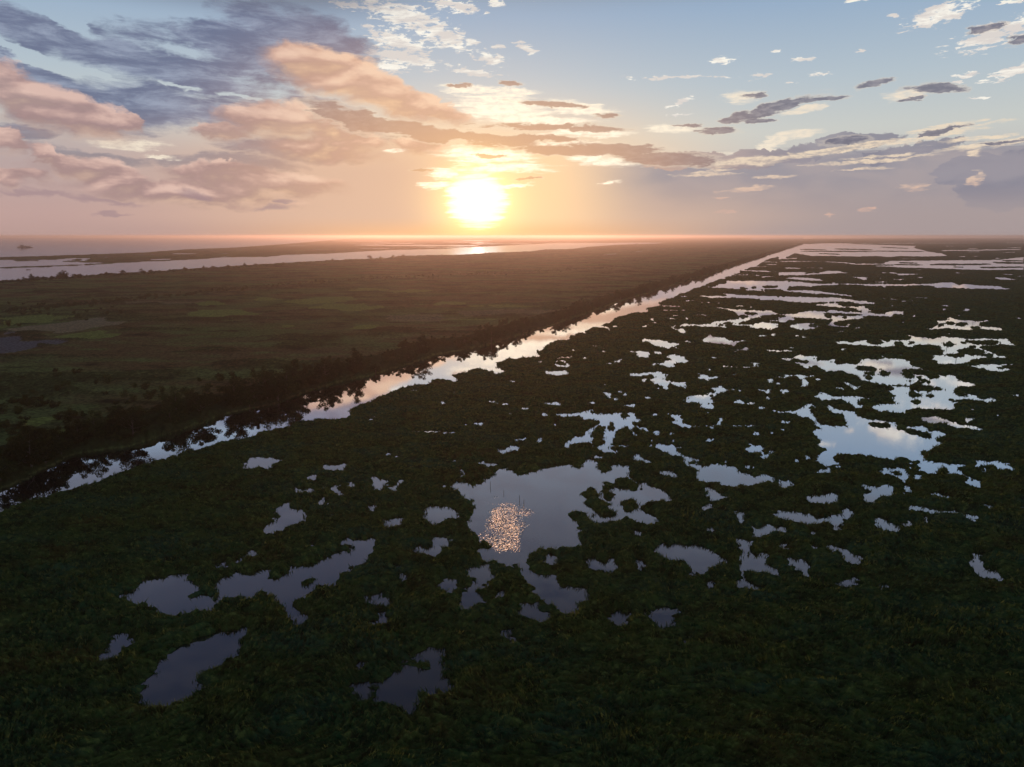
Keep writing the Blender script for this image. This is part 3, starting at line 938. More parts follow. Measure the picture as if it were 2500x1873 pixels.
# ------------------------------------------------------------------ noise helpers
def hash2(ix, iy, k=0):
    a = (ix.astype(np.int64) * 374761393 + iy.astype(np.int64) * 668265263 + k * 974634777) & 0xffffffff
    a = ((a ^ (a >> 13)) * 1274126177) & 0xffffffff
    a = ((a ^ (a >> 16)) * 2246822519) & 0xffffffff
    return ((a ^ (a >> 15)) & 0xffffff).astype(np.float32) / np.float32(16777215)
def vnoise(x, y, k=0):
    ix = np.floor(x); iy = np.floor(y); fx = (x - ix).astype(np.float32); fy = (y - iy).astype(np.float32)
    ix = ix.astype(np.int64); iy = iy.astype(np.int64)
    fx = fx * fx * (3 - 2 * fx); fy = fy * fy * (3 - 2 * fy)
    a, b = hash2(ix, iy, k), hash2(ix + 1, iy, k); c, d = hash2(ix, iy + 1, k), hash2(ix + 1, iy + 1, k)
    return (a + (b - a) * fx) * (1 - fy) + (c + (d - c) * fx) * fy
def fbm(x, y, oct=4, k=0):
    s = 0; a = 0.5; t = 0
    for i in range(oct):
        s = s + a * vnoise(x + 17.3 * i, y - 9.1 * i, k + i); t += a; x = x * 2.03; y = y * 2.03; a *= 0.5
    return s / t
def voronoi(x, y, k=0):
    """distance to the nearest jittered point and that point"""
    ix = np.floor(x).astype(np.int64); iy = np.floor(y).astype(np.int64)
    best = np.full(x.shape, 9.0, np.float32); bx = x.copy(); by = y.copy()
    for dx in (-1, 0, 1):
        for dy in (-1, 0, 1):
            cx = ix + dx; cy = iy + dy
            px = cx + 0.08 + 0.84 * hash2(cx, cy, k); py = cy + 0.08 + 0.84 * hash2(cx, cy, k + 5)
            d = (px - x) ** 2 + (py - y) ** 2
            m = d < best
            best = np.where(m, d, best); bx = np.where(m, px, bx); by = np.where(m, py, by)
    return np.sqrt(best), bx, by
def lut(raster, X, Y):
    u, v = to_pix(X, Y)
    c = np.clip((u - UMIN).astype(np.int64), 0, RW - 1); r = np.clip(((v - VMIN) * VS).astype(np.int64), 0, RH - 1)
    return raster[r, c]
PATCH_TXT = """
R 700 560 3.16
g 450 612 290 32
g 200 562 220 22
g 400 537 200 16
g 640 470 150 12
g 950 482 150 12
g 1265 580 130 16
g 650 762 100 14
g 40 745 65 10
t 1050 690 330 18
g 1700 600 260 8
t 1750 650 400 22
g 1500 700 300 10
R 0 560 3.16
g 2060 540 120 11
g 1600 580 180 14
g 1750 650 250 30
t 1240 570 300 12
g 640 622 120 10
F 1 0,750 0,690 330,665 620,690 400,715
F 2 0,795 0,770 300,745 740,700 950,725 640,780 300,803 60,797
F 1 430,820 700,795 940,800 880,835 640,860 460,840
F 4 -900,870 0,838 350,850 395,890 300,925 0,957 -900,1000
F 4 0,806 120,803 150,818 0,826
R 0 900 3.16
g 520 530 140 60
g 330 400 120 22
"""
patch = np.zeros((RH, RW), np.uint8)
_keep, label = label, patch
x0 = y0 = 0.0; s_ = 1.0
for line in PATCH_TXT.strip().splitlines():
    t = line.split()
    if t[0] == 'R': x0, y0, s_ = map(float, t[1:]); continue
    if t[0] == 'F':
        fill([(x0 + float(q.split(',')[0]) / s_, y0 + float(q.split(',')[1]) / s_) for q in t[2:]], int(t[1])); continue
    cx, cy, rx, ry = map(float, t[1:])
    fill([(x0 + (cx + rx * math.cos(a / 20 * 2 * math.pi)) / s_, y0 + (cy + ry * math.sin(a / 20 * 2 * math.pi)) / s_) for a in range(20)], 1 if t[0] == 'g' else 3)
label = _keep

# ------------------------------------------------------------------ log polar ground grid (fine near, coarse far)
def radii(steps):
    out = [steps[0][0]]
    for (ra, k), nxt in zip(steps, steps[1:] + [(RMAX, 0)]):
        while out[-1] < nxt[0]: out.append(out[-1] * (1 + k))
    return np.array(out)
RMAX = 33000.0
rad = radii([(56.0, 0.0017), (260.0, 0.0022), (700.0, 0.0034), (2600.0, 0.007)])
NT = 1010
tht = np.linspace(R(-43.5), R(43.5), NT)
RR, TT = np.meshgrid(rad, tht, indexing='ij')
GX = RR * np.sin(TT); GY = RR * np.cos(TT)
NR = len(rad)
# which plant (tussock) each node belongs to decides whether it is land
near = RR < 380
s1 = np.where(near, 1.6, 2.8)
wx = (fbm(GX / 5, GY / 5, 2, 3) - .5) * 2.0; wy = (fbm(GX / 5, GY / 5, 2, 9) - .5) * 2.5
f1, cx, cy = voronoi((GX + wx) / s1, (GY + wy) / s1, 1)
CX = cx * s1 - wx; CY = cy * s1 - wy
far = RR > 1100
CX = np.where(far, GX + (vnoise(GX / 25, GY / 25, 2) - .5) * 14, CX); CY = np.where(far, GY + (vnoise(GX / 25, GY / 25, 4) - .5) * 14, CY)
lab0 = lut(label, CX, CY)
DIL = 0.0095
lab = lab0.copy()
for k in (-DIL, -DIL / 2, DIL / 2, DIL):
    q = lut(label, CX * (1 + k), CY * (1 + k))
    lab = np.where((q == 0) & (lab0 == 1), 0, lab)
direct = lut(label, GX + (vnoise(GX / 1.1, GY / 1.1, 5) - .5) * 1.2, GY + (vnoise(GX / 1.1, GY / 1.1, 6) - .5) * 1.6)
lab = np.where((direct == 0) & (lab == 1), 0, lab); lab = np.where(lab == 3, 1, lab)
# a scatter of extra small openings where the photograph has many
u_, v_ = to_pix(GX, GY)
dens = np.clip((u_ - 900) / 700, 0, 1) * np.clip((1250 - v_) / 250, 0, 1) * np.clip((v_ - 600) / 60, 0, 1)
hole = (fbm(CX / 9, CY / 9, 2, 21) > 0.79 - 0.078 * dens) & (lab == 1) & (RR < 1500) & (dens > 0)
lab = np.where(hole, 0, lab)
del u_, v_, hole
# distance in cells to the water, by chamfer steps
def shore(mask, n=12):
    d = np.where(mask, np.float32(n), np.float32(0))
    for _ in range(n):
        m = d.copy()
        for a, b, c in ((0, 1, 1.), (0, -1, 1.), (1, 0, 1.), (-1, 0, 1.), (1, 1, 1.4), (-1, 1, 1.4), (1, -1, 1.4), (-1, -1, 1.4)):
            sh = np.roll(np.roll(d, a, 0), b, 1) + c; np.minimum(m, sh, out=m)
        d = m
    return d
veg = lab > 0
cell = RR * 0.0017
dist = shore(veg) * cell                                       # metres, up to about 12 cells
big = fbm(GX / 38, GY / 38, 3, 31)
small = fbm(GX / 1.3, GY / 1.3, 3, 41)
mid = fbm(GX / 5.5, GY / 3.8, 3, 51)
tuft = fbm(GX / 2.6, GY / 2.2, 2, 53)
hv = 0.55 + 0.55 * big + 1.35 * (mid - .5) + 0.8 * (tuft - .5)
dome = np.clip(1.05 - f1 * 1.15, 0.0, 1.0)
edge = np.clip(dist / 1.8, 0, 1)
# wind-laid ridges of grass, a few metres long
wa = (fbm(GX / 30, GY / 30, 2, 95) - .5) * 1.6
ca, sa = np.cos(wa), np.sin(wa)
rx_, ry_ = (GX * ca + GY * sa), (-GX * sa + GY * ca)
rdg = 1 - np.abs(2 * fbm(rx_ / 3.4, ry_ / 1.25, 3, 97) - 1)
rdg2 = 1 - np.abs(2 * fbm(rx_ / 1.5, ry_ / .55, 2, 98) - 1)
H1 = hv * (0.40 + 0.60 * np.sqrt(edge)) + 0.30 * (dome - .5) + 0.35 * (small - .5) + (1.5 * (rdg - .72) + 0.6 * (rdg2 - .72)) * (0.35 + .65 * edge)
H1 = np.maximum(H1, 0.22)
# land left of the canal: rough pasture with scrub
scrub = fbm(GX / 45, GY / 20, 4, 71)
H2 = 0.55 + 0.5 * (mid - .5) + np.clip((scrub - .52) * 9, 0, 1.3) * np.clip(small * 1.6, 0, 1) + 0.55 * (small - .5)
bank = np.full(GX.shape, 99.0, np.float32)
_P = np.array([at(u, v) for u, v in TREE_BANK]); sel = (lab == 2) & (RR < 4200)
gx, gy = GX[sel], GY[sel]; bd = np.full(gx.shape, 1e9)
for (ax, ay), (bx, by) in zip(_P[:-1], _P[1:]):
    L2 = (bx - ax) ** 2 + (by - ay) ** 2; t_ = np.clip(((gx - ax) * (bx - ax) + (gy - ay) * (by - ay)) / L2, 0, 1)
    bd = np.minimum(bd, np.hypot(gx - ax - t_ * (bx - ax), gy - ay - t_ * (by - ay)))
bank[sel] = bd
H2 = H2 + np.clip(1.4 - np.abs(bank - 14) / 12, 0, 1) * (1.3 + 2.8 * small)
scr = np.clip((32 - bank) / 10 + (small - .5) * 3, 0, 1) + np.clip((scrub - .55) * 14, 0, 1) * np.clip(small * 2.2 - .5, 0, 1)
pt = lut(patch, GX + (fbm(GX / 22, GY / 22, 2, 81) - .5) * 22, GY + (fbm(GX / 22, GY / 22, 2, 82) - .5) * 40)
H2 = np.where((pt == 1) | (pt == 2), 0.45 + 0.12 * small, H2); H2 = np.where(pt == 4, 0.12, H2)
H2 = np.where(RR > 4200, 0.8 + 1.4 * (mid - .5), H2)
HZ = np.where(lab == 1, H1, H2) * np.clip(edge + .3, 0, 1)
HZ = np.where(veg, np.maximum(HZ, .12), -0.45)

def mesh_from(name, V, F, mat, parent=None, attrs=None):
    """V (n,3), F (m,3 or 4) -> one mesh object"""
    me = bpy.data.meshes.new(name); n, m, k = len(V), len(F), F.shape[1]
    me.vertices.add(n); me.vertices.foreach_set('co', np.ascontiguousarray(V, np.float32).ravel())
    me.loops.add(m * k); me.loops.foreach_set('vertex_index', np.ascontiguousarray(F, np.int32).ravel())
    me.polygons.add(m); me.polygons.foreach_set('loop_start', np.arange(0, m * k, k, dtype=np.int32))
    me.polygons.foreach_set('loop_total', np.full(m, k, np.int32))
    me.update(calc_edges=True)
    for an, av in (attrs or {}).items():
        at_ = me.attributes.new(an, 'FLOAT', 'POINT'); at_.data.foreach_set('value', np.ascontiguousarray(av, np.float32).ravel())
    if mat: me.materials.append(mat)
    o = bpy.data.objects.new(name, me); C.objects.link(o)
    if parent: o.parent = parent
    return o
def tag(o, label=None, cat=None, group=None, kind=None):
    for k, v in (('label', label), ('category', cat), ('group', group), ('kind', kind)):
        if v: o[k] = v
    return o
def smooth(o):
    o.data.polygons.foreach_set('use_smooth', np.ones(len(o.data.polygons), bool)); return o
def grid_faces(nr, ncol, keep=None):
    idx = np.arange(nr * ncol, dtype=np.int32).reshape(nr, ncol)
    F = np.stack([idx[:-1, :-1], idx[:-1, 1:], idx[1:, 1:], idx[1:, :-1]], -1)
    return F[keep] if keep is not None else F.reshape(-1, 4)
def sub_mesh(name, keep, mat, attrs):
    F = grid_faces(NR, NT, keep)
    used = np.zeros(NR * NT, bool); used[F.ravel()] = True
    remap = np.cumsum(used) - 1
    V = np.stack([GX.ravel()[used], GY.ravel()[used], HZ.ravel()[used]], -1)
    return mesh_from(name, V, remap[F].astype(np.int32), mat, attrs={k: a.ravel()[used] for k, a in attrs.items()})
any4 = lambda m: m[:-1, :-1] | m[:-1, 1:] | m[1:, 1:] | m[1:, :-1]
is1 = any4(lab == 1); is2 = any4(lab == 2) & ~is1
# ------------------------------------------------------------------ materials
def newmat(name):
    m = bpy.data.materials.new(name); m.use_nodes = True; m.node_tree.nodes.clear(); return m
def veg_out(g, col, trans=0.25, rough=0.9):
    d = g.n('ShaderNodeBsdfDiffuse'); g.l(col, d.inputs[0])
    t = g.n('ShaderNodeBsdfTranslucent'); g.l(col, t.inputs[0])
    m = g.n('ShaderNodeMixShader'); m.inputs[0].default_value = trans
    g.l(d.outputs[0], m.inputs[1]); g.l(t.outputs[0], m.inputs[2])
    o = g.n('ShaderNodeOutputMaterial'); g.l(m.outputs[0], o.inputs[0])
def mat_marsh():
    m = newmat('marsh_plants'); g = NT_(m.node_tree)
    pos = g.n('ShaderNodeNewGeometry').outputs['Position']
    n1 = g.noise(pos, 0.012, 4); n2 = g.noise(g.vscale(pos, (0.5, 1, 1)), 0.09, 4); n3 = g.noise(g.vscale(pos, (.6, 1, .3)), 1.2, 4, .65); n4 = g.noise(g.vscale(pos, (.6, 1, .3)), 0.28, 4, .6)
    c = g.mix(g.ramp(n1, .4, .6), (0.036, 0.088, 0.028), (0.058, 0.090, 0.022))
    c = g.mix(g.ramp(n2, .45, .7), c, (0.042, 0.110, 0.056))
    c = g.mix(g.ramp(n2, .50, .30), c, (0.085, 0.078, 0.022))
    c = g.mix(g.ramp(n4, .48, .66), c, (0.078, 0.120, 0.030))  # clump highlights and dark gaps put into the colour by noise, here and below
    c = g.mix(g.ramp(n4, .50, .36, 0, .55), c, (0.012, 0.022, 0.009))
    c = g.mix(g.ramp(n3, .52, .70), c, (0.15, 0.20, 0.052))
    c = g.mix(g.ramp(n3, .48, .34, 0, .7), c, (0.010, 0.017, 0.007))
    veg_out(g, c, 0.18); return m
def mat_pasture():
    m = newmat('pasture'); g = NT_(m.node_tree)
    pos = g.n('ShaderNodeNewGeometry').outputs['Position']
    flat = g.vscale(pos, (0.55, 1, 1))
    n1 = g.noise(flat, 0.011, 5); n2 = g.noise(flat, 0.05, 5, .6); n3 = g.noise(pos, 0.6, 4); n4 = g.noise(pos, 0.004, 3)
    c = g.mix(g.ramp(n1, .42, .58), (0.185, 0.135, 0.062), (0.145, 0.20, 0.066))
    c = g.mix(g.ramp(n2, .48, .68), c, (0.19, 0.25, 0.085))
    c = g.mix(g.ramp(n2, .46, .30), c, (0.045, 0.034, 0.018))
    c = g.mix(g.ramp(n4, .5, .7, 0, .5), c, (0.20, 0.125, 0.062))
    a = lambda k: g.n('ShaderNodeAttribute', attribute_name=k).outputs['Fac']
    c = g.mix(g.math('MULTIPLY', a('scrub'), .85), c, (0.028, 0.036, 0.013))
    c = g.mix(a('green'), c, (0.25, 0.33, 0.09))
    c = g.mix(a('tan'), c, (0.34, 0.30, 0.18))
    c = g.mix(a('mud'), c, (0.20, 0.20, 0.22))
    c = g.mix(g.ramp(n3, .60, .38, 0, .6), c, (0.030, 0.030, 0.012))
    veg_out(g, c, 0.1); return m
def mat_leaf(name, c1, c2, sc=1.2):
    m = newmat(name); g = NT_(m.node_tree)
    pos = g.n('ShaderNodeNewGeometry').outputs['Position']; oi = g.n('ShaderNodeObjectInfo').outputs['Random']
    c = g.mix(g.ramp(g.noise(pos, sc, 3), .4, .65), c1, c2)
    h = g.n('ShaderNodeHueSaturation'); g.sin(h.inputs['Hue'], g.ramp(oi, 0, 1, .47, .52, False)); g.sin(h.inputs['Value'], g.ramp(oi, 0, 1, .7, 1.25, False)); g.l(c, h.inputs['Color'])
    veg_out(g, h.outputs[0], 0.25); return m
def mat_plain(name, col, rough=0.8, nz=0.3, sc=3.0):
    m = newmat(name); g = NT_(m.node_tree)
    tc = g.n('ShaderNodeTexCoord').outputs['Object']
    c = g.mix(g.noise(tc, sc, 4), tuple(x * (1 - nz) for x in col), tuple(min(1, x * (1 + nz)) for x in col))
    p = g.n('ShaderNodeBsdfPrincipled'); g.l(c, p.inputs['Base Color']); p.inputs['Roughness'].default_value = rough
    o = g.n('ShaderNodeOutputMaterial'); g.l(p.outputs[0], o.inputs[0]); return m
def mat_water():
    m = newmat('water'); g = NT_(m.node_tree)
    geo = g.n('ShaderNodeNewGeometry'); pos = geo.outputs['Position']
    a = lambda k: g.n('ShaderNodeAttribute', attribute_name=k).outputs['Fac']
    br = a('breeze'); op = a('open')
    calm = g.noise(pos, 0.35, 3, .5)
    wob = g.noise(g.vscale(pos, (1, .6, 1)), 1.6, 2, .6)
    b0 = g.n('ShaderNodeBump'); g.sin(b0.inputs['Distance'], 0.02); b0.inputs['Strength'].default_value = 0.12; g.l(wob, b0.inputs['Height'])
    # wavelets: small facets tilted at random where the breeze touches the water
    vo = g.n('ShaderNodeTexVoronoi'); g.l(g.vscale(pos, (1, .8, 0)), vo.inputs['Vector']); vo.inputs['Scale'].default_value = 6.0
    tv = g.n('ShaderNodeVectorMath', operation='SUBTRACT'); g.l(vo.outputs['Color'], tv.inputs[0]); tv.inputs[1].default_value = (.5, .5, .5)
    tm = g.n('ShaderNodeVectorMath', operation='MULTIPLY'); g.l(tv.outputs[0], tm.inputs[0]); tm.inputs[1].default_value = (.70, .70, 0)
    ts = g.n('ShaderNodeVectorMath', operation='SCALE'); g.l(tm.outputs[0], ts.inputs[0])
    vz = g.n('ShaderNodeSeparateXYZ'); g.l(vo.outputs['Color'], vz.inputs[0]); gate = g.math('GREATER_THAN', br, g.math('MULTIPLY_ADD', vz.outputs[2], .85, .12))
    g.sin(ts.inputs['Scale'], g.math('ADD', g.math('MULTIPLY', gate, .9), g.math('MULTIPLY', br, .15)))
    ta = g.n('ShaderNodeVectorMath', operation='ADD'); g.l(ts.outputs[0], ta.inputs[0]); g.l(b0.outputs[0], ta.inputs[1])
    b1 = g.n('ShaderNodeVectorMath', operation='NORMALIZE'); g.l(ta.outputs[0], b1.inputs[0])
    nrm = b1.outputs[0]
    gl = g.n('ShaderNodeBsdfGlossy'); gl.distribution = 'GGX'; g.l(g.mix(op, (0.98, 0.98, 1.0), (0.64, 0.79, 1.0)), gl.inputs['Color'])
    g.sin(gl.inputs['Roughness'], g.math('ADD', g.math('MULTIPLY', op, 0.065), g.math('MULTIPLY_ADD', gate, 0.13, 0.012)))
    g.l(nrm, gl.inputs['Normal'])
    df = g.n('ShaderNodeBsdfDiffuse'); df.inputs['Color'].default_value = (0.012, 0.014, 0.016, 1)
    dt = g.n('ShaderNodeVectorMath', operation='DOT_PRODUCT'); g.l(geo.outputs['Incoming'], dt.inputs[0]); g.l(nrm, dt.inputs[1])
    cr = g.n('ShaderNodeFloatCurve'); g.l(dt.outputs['Value'], cr.inputs['Value'])
    cu = cr.mapping.curves[0]
    cu.points[0].location = (0, 0.98); cu.points[1].location = (1, 0.05)
    for p in ((0.1, .93), (0.2, .80), (0.29, .66), (0.4, .54), (0.5, .33), (0.65, .13)): cu.points.new(*p)
    cr.mapping.update()
    mx = g.n('ShaderNodeMixShader'); g.l(g.math('MULTIPLY', cr.outputs[0], g.math('MULTIPLY_ADD', op, -.38, 1.0)), mx.inputs[0]); g.l(df.outputs[0], mx.inputs[1]); g.l(gl.outputs[0], mx.inputs[2])
    o = g.n('ShaderNodeOutputMaterial'); g.l(mx.outputs[0], o.inputs[0]); return m
M_MARSH, M_PAST, M_WATER = mat_marsh(), mat_pasture(), mat_water()
M_LEAF = mat_leaf('tree_leaves', (0.030, 0.040, 0.014), (0.060, 0.070, 0.022))
M_SHRUB = mat_leaf('shrub_leaves', (0.034, 0.048, 0.016), (0.075, 0.085, 0.022), 0.8)
M_BARK = mat_plain('bark', (0.09, 0.07, 0.055), 0.9, .4, 6)
M_WOOD = mat_plain('weathered_wood', (0.13, 0.11, 0.09), 0.85, .3, 8)
M_HULL = mat_plain('painted_hull', (0.05, 0.045, 0.05), 0.6, .3, .4)
M_DECK = mat_plain('deck_house_paint', (0.16, 0.14, 0.14), 0.6, .2, .5)

# ------------------------------------------------------------------ the ground, the water, the marsh
fa = lambda v: (pt == v).astype(np.float32)
marsh = smooth(sub_mesh('marsh_grass', is1, M_MARSH, {}))
tag(marsh, 'dark green marsh grass and floating plants between the ponds', 'marsh grass', kind='stuff')
land = smooth(sub_mesh('ground', is2, M_PAST, {'green': fa(1), 'tan': fa(2) + .55 * fa(3), 'mud': fa(4), 'scrub': np.clip(scr, 0, 1) * (fa(0) + fa(3))}))
tag(land, kind='structure')
PONDS_BREEZE = []
wr = radii([(50.0, 0.008), (260.0, .012), (700.0, 0.02)]); wr = np.append(wr, [45000., 70000.])
wt = np.linspace(R(-60), R(60), 800)
WR, WT = np.meshgrid(wr, wt, indexing='ij'); WX = WR * np.sin(WT); WY = WR * np.cos(WT)
bz = np.zeros((RH, RW), np.uint8); _keep, label = label, bz
J = lambda pts, x0=1080, y0=1100, s=5.5225: [(x0 + a / s, y0 + b / s) for a, b in pts]
fill(J([(900,560),(1150,530),(1500,480),(1900,440),(2100,470),(2000,800),(1900,1000),(1880,1330),(1500,1330),(1200,1400),(1150,1500),(800,1480),(700,1260),(430,1080),(350,960),(450,780),(700,700)]), 1)
fill(J([(520,790),(730,690),(820,660),(930,670),(970,730),(1080,770),(1110,850),(1070,1000),(960,1120),(1050,1250),(850,1300),(700,1240),(460,1090),(470,960),(600,1010),(600,930)]), 2)
fill([(1900 + a / 3.687, 880 + b / 3.687) for a, b in [(560,700),(900,700),(1250,720),(1300,800),(1200,860),(900,850),(600,800)]], 3)
fill([(1300 + a / 3.687, 880 + b / 3.687) for a, b in [(1600,980),(1800,1000),(1850,1060),(1700,1060)]], 3)
fill([(600 + a / 2.617, 1240 + b / 2.617) for a, b in [(1430,420),(1500,390),(1570,420),(1520,450),(1440,440)]], 3)
label = _keep
def soft(a, rx, ry):
    for ax, r in ((1, rx), (0, ry), (1, rx), (0, ry)):
        k = 2 * r + 1; p = [(0, 0), (0, 0)]; p[ax] = (r + 1, r); c = np.cumsum(np.pad(a, p, mode='edge'), ax)
        a = (c[:, k:] - c[:, :-k]) / k if ax else (c[k:] - c[:-k]) / k
    return a.astype(np.float32)
qx, qy = WX + (fbm(WX / 7, WY / 7, 3, 33) - .5) * 7, WY + (fbm(WX / 7, WY / 7, 3, 34) - .5) * 14
rows = slice(0, 2400)
b1_, b2_, b3_ = [soft((bz == k).astype(np.float32), rx, ry) for k, rx, ry in ((1, 18, 22), (2, 16, 26), (3, 14, 12))]
core_ = lut(b2_, qx, qy); pat = fbm(WX / 4.5, WY / 6, 4, 36)
bre = np.clip(lut(np.clip(b1_ + b2_, 0, 1), qx, qy) * .09 + np.clip((core_ - .10) * .95 + (pat - .5) * 1.1 * (core_ > .02), 0, 1) * .9 * np.clip(core_ * 4, 0, 1) + lut(b3_, qx, qy) * .08, 0, 1)
wu, wv = to_pix(WX, WY)
# left of the canal lies the wide river and the bay: open, wind-roughened water
tl = np.array(TREE_BANK); opn = np.clip((np.interp(wu, tl[:, 0], tl[:, 1]) - wv - 4) / 4, 0, 1) * (wu < 1962)
water = smooth(mesh_from('water', np.stack([WX.ravel(), WY.ravel(), np.zeros(WX.size)], -1), grid_faces(len(wr), len(wt)), M_WATER,
                         attrs={'breeze': bre, 'open': opn}))
tag(water, kind='structure')
# ------------------------------------------------------------------ trees and shrubs
def tube(P, rads, n=6):
    P = [Vector(p) for p in P]; V = []; F = []
    for i, p in enumerate(P):
        d = (P[min(i + 1, len(P) - 1)] - P[max(i - 1, 0)]).normalized()
        a = d.cross(Vector((0.3, 1, 0.1))).normalized(); b = d.cross(a)
        for k in range(n):
            t = k / n * 2 * math.pi; V.append(tuple(p + (a * math.cos(t) + b * math.sin(t)) * rads[i]))
    for i in range(len(P) - 1):
        for k in range(n):
            F.append((i * n + k, i * n + (k + 1) % n, (i + 1) * n + (k + 1) % n, (i + 1) * n + k))
    return V, F
def join_tubes(ts):
    V = []; F = []
    for v, f in ts:
        o = len(V); V += v; F += [tuple(o + i for i in q) for q in f]
    return np.array(V), np.array(F)
def leaves(centres, radii_, n, size, rg):
    """n leaf-sprays of about `size` metres scattered through clumps"""
    k = rg.integers(0, len(centres), n)
    d = rg.normal(size=(n, 3)); d /= np.linalg.norm(d, axis=1)[:, None]
    p = np.array(centres)[k] + d * (np.array(radii_)[k] * rg.uniform(.25, 1, n) ** .6)[:, None] * np.array([1, 1, .75])
    a = rg.normal(size=(n, 3)); a /= np.linalg.norm(a, axis=1)[:, None]
    b = np.cross(a, rg.normal(size=(n, 3))); b /= np.linalg.norm(b, axis=1)[:, None]
    s = size * rg.uniform(.5, 1.2, n)[:, None]
    V = np.stack([p - a * s * .5, p + b * s * .28, p + a * s * .5, p - b * s * .28], 1).reshape(-1, 3)
    return V, np.arange(n * 4).reshape(-1, 4)
def make_tree(seed, h=9.0, w=3.2, nleaf=2600, sparse=1.0):
    rg = np.random.default_rng(seed); rr = random.Random(seed)
    tubes = []; cs = []; rs = []
    top = (rr.uniform(-.6, .6), rr.uniform(-.6, .6), h * .78)
    mid_ = (top[0] * .3 + rr.uniform(-.3, .3), top[1] * .3, h * .38)
    tubes.append(tube([(0, 0, -.5), (0.05, 0, h * .15), mid_, top], [.26, .2, .14, .05], 7))
    for i in range(rr.randint(16, 21)):
        f = rr.uniform(.06, .8); z0 = h * f * .8; t = rr.uniform(0, 6.28); L = w * rr.uniform(.6, 1.12) * (1.0 - .45 * abs(f - .42) / .42)
        e = (math.cos(t) * L, math.sin(t) * L, z0 + h * rr.uniform(.06, .24))
        m_ = (math.cos(t) * L * .5, math.sin(t) * L * .5, z0 + h * .06)
        tubes.append(tube([(mid_[0] * f, 0, z0), m_, e], [.10, .06, .02], 5))
        for j in range(3):
            q = .45 + .3 * j
            cs.append((e[0] * q + rr.uniform(-.4, .4), e[1] * q + rr.uniform(-.4, .4), z0 + (e[2] - z0) * q + rr.uniform(-.3, .5))); rs.append(rr.uniform(.75, 1.3) * h / 9)
    cs += [(top[0], top[1], h * .80), (top[0] + .5, top[1], h * .9), (top[0] * .5, top[1] * .5, h * .62)]; rs += [1.2 * h / 9, .8 * h / 9, 1.4 * h / 9]
    return join_tubes(tubes), leaves(cs, rs, int(nleaf * sparse), .55, rg)
TREES = []
for sd, h, w, sp in ((1, 10.5, 4.6, 1.0), (2, 9.2, 4.9, 1.0), (3, 12.0, 4.4, 1.0), (4, 8.4, 4.3, 1.0), (5, 10.0, 5.4, 1.0), (6, 7.4, 4.2, 1.0), (7, 11.2, 4.8, .6)):
    (tv, tf), (lv, lf) = make_tree(sd, h, w, 6500, sp)
    tm = mesh_from('trunk', tv, tf, M_BARK); cm = mesh_from('crown', lv, lf, M_LEAF)
    TREES.append((tm.data, cm.data)); bpy.data.objects.remove(tm); bpy.data.objects.remove(cm)
SHRUBS = []
for sd, h, w in ((11, 3.0, 2.0), (12, 3.8, 2.2), (13, 2.4, 2.4), (14, 4.6, 2.4)):
    rg = np.random.default_rng(sd); rr = random.Random(sd); tb = []; cs = []; rs = []
    for i in range(9):
        t = rr.uniform(0, 6.28); L = w * rr.uniform(.1, .8); z = h * rr.uniform(.35, .85)
        tb.append(tube([(0, 0, -.3), (math.cos(t) * L * .4, math.sin(t) * L * .4, z * .5), (math.cos(t) * L, math.sin(t) * L, z)], [.07, .05, .02], 4))
        cs += [(math.cos(t) * L, math.sin(t) * L, z), (math.cos(t) * L * .6, math.sin(t) * L * .6, z * .55)]; rs += [rr.uniform(.5, .9) * h / 3] * 2
    tv, tf = join_tubes(tb); lv, lf = leaves(cs, rs, 1100, .42, rg)
    tm = mesh_from('stems', tv, tf, M_BARK); cm = mesh_from('foliage', lv, lf, M_SHRUB)
    SHRUBS.append((tm.data, cm.data)); bpy.data.objects.remove(tm); bpy.data.objects.remove(cm)
def plant(kind, meshes, names, x, y, z, sc, rot, label_, cat, group, squash=1.0):
    e = bpy.data.objects.new(kind, None); C.objects.link(e); e.empty_display_size = .5
    e.location = (x, y, z); e.rotation_euler = (0, 0, rot); e.scale = (sc, sc, sc * squash)
    tag(e, label_, cat, group)
    for nm, me in zip(names, meshes):
        o = bpy.data.objects.new(nm, me); C.objects.link(o); o.parent = e
    return e
def ground_z(x, y, default=.4):
    i = np.searchsorted(rad, math.hypot(x, y)); j = np.searchsorted(tht, math.atan2(x, y))
    if 0 < i < NR and 0 < j < NT and lab[i, j] > 0: return float(HZ[i, j]) * .5
    return None
def path_points(pts):
    P = np.array([at(u, v) for u, v in pts]); s = np.concatenate([[0], np.cumsum(np.hypot(*np.diff(P, axis=0).T))]); return P, s
def along(P, s, q):
    x, y = np.interp(q, s, P[:, 0]), np.interp(q, s, P[:, 1]); x2, y2 = np.interp(q + 4, s, P[:, 0]), np.interp(q + 4, s, P[:, 1])
    L = math.hypot(x2 - x, y2 - y) or 1; return x, y, -(y2 - y) / L, (x2 - x) / L     # point and the landward (left) normal
rt = random.Random(5)
def place_of(x, y, z):
    """where a thing shows, in percent of the picture's width and height"""
    d = y * CP + (CAM_H - z) * SP; u = U0 + FPX * x / d; v = V0 - FPX * (y * SP - (CAM_H - z) * CP) / d
    return u / 25.0, v / 18.73
ONES = 'zero one two three four five six seven eight nine ten eleven twelve thirteen fourteen fifteen sixteen seventeen eighteen nineteen'.split()
TENS = 'x x twenty thirty forty fifty sixty seventy eighty ninety'.split()
def words(n):
    n = int(round(n)); return ONES[n] if n < 20 else TENS[n // 10] + ('-' + ONES[n % 10] if n % 10 else '')
FORM = ('tall full', 'broad rounded', 'tallest pointed', 'low dense', 'wide spreading', 'small rounded', 'tall thin-leaved')
BP, BS = path_points(TREE_BANK)
q = 0.0; n_tree = 0; far_start = None
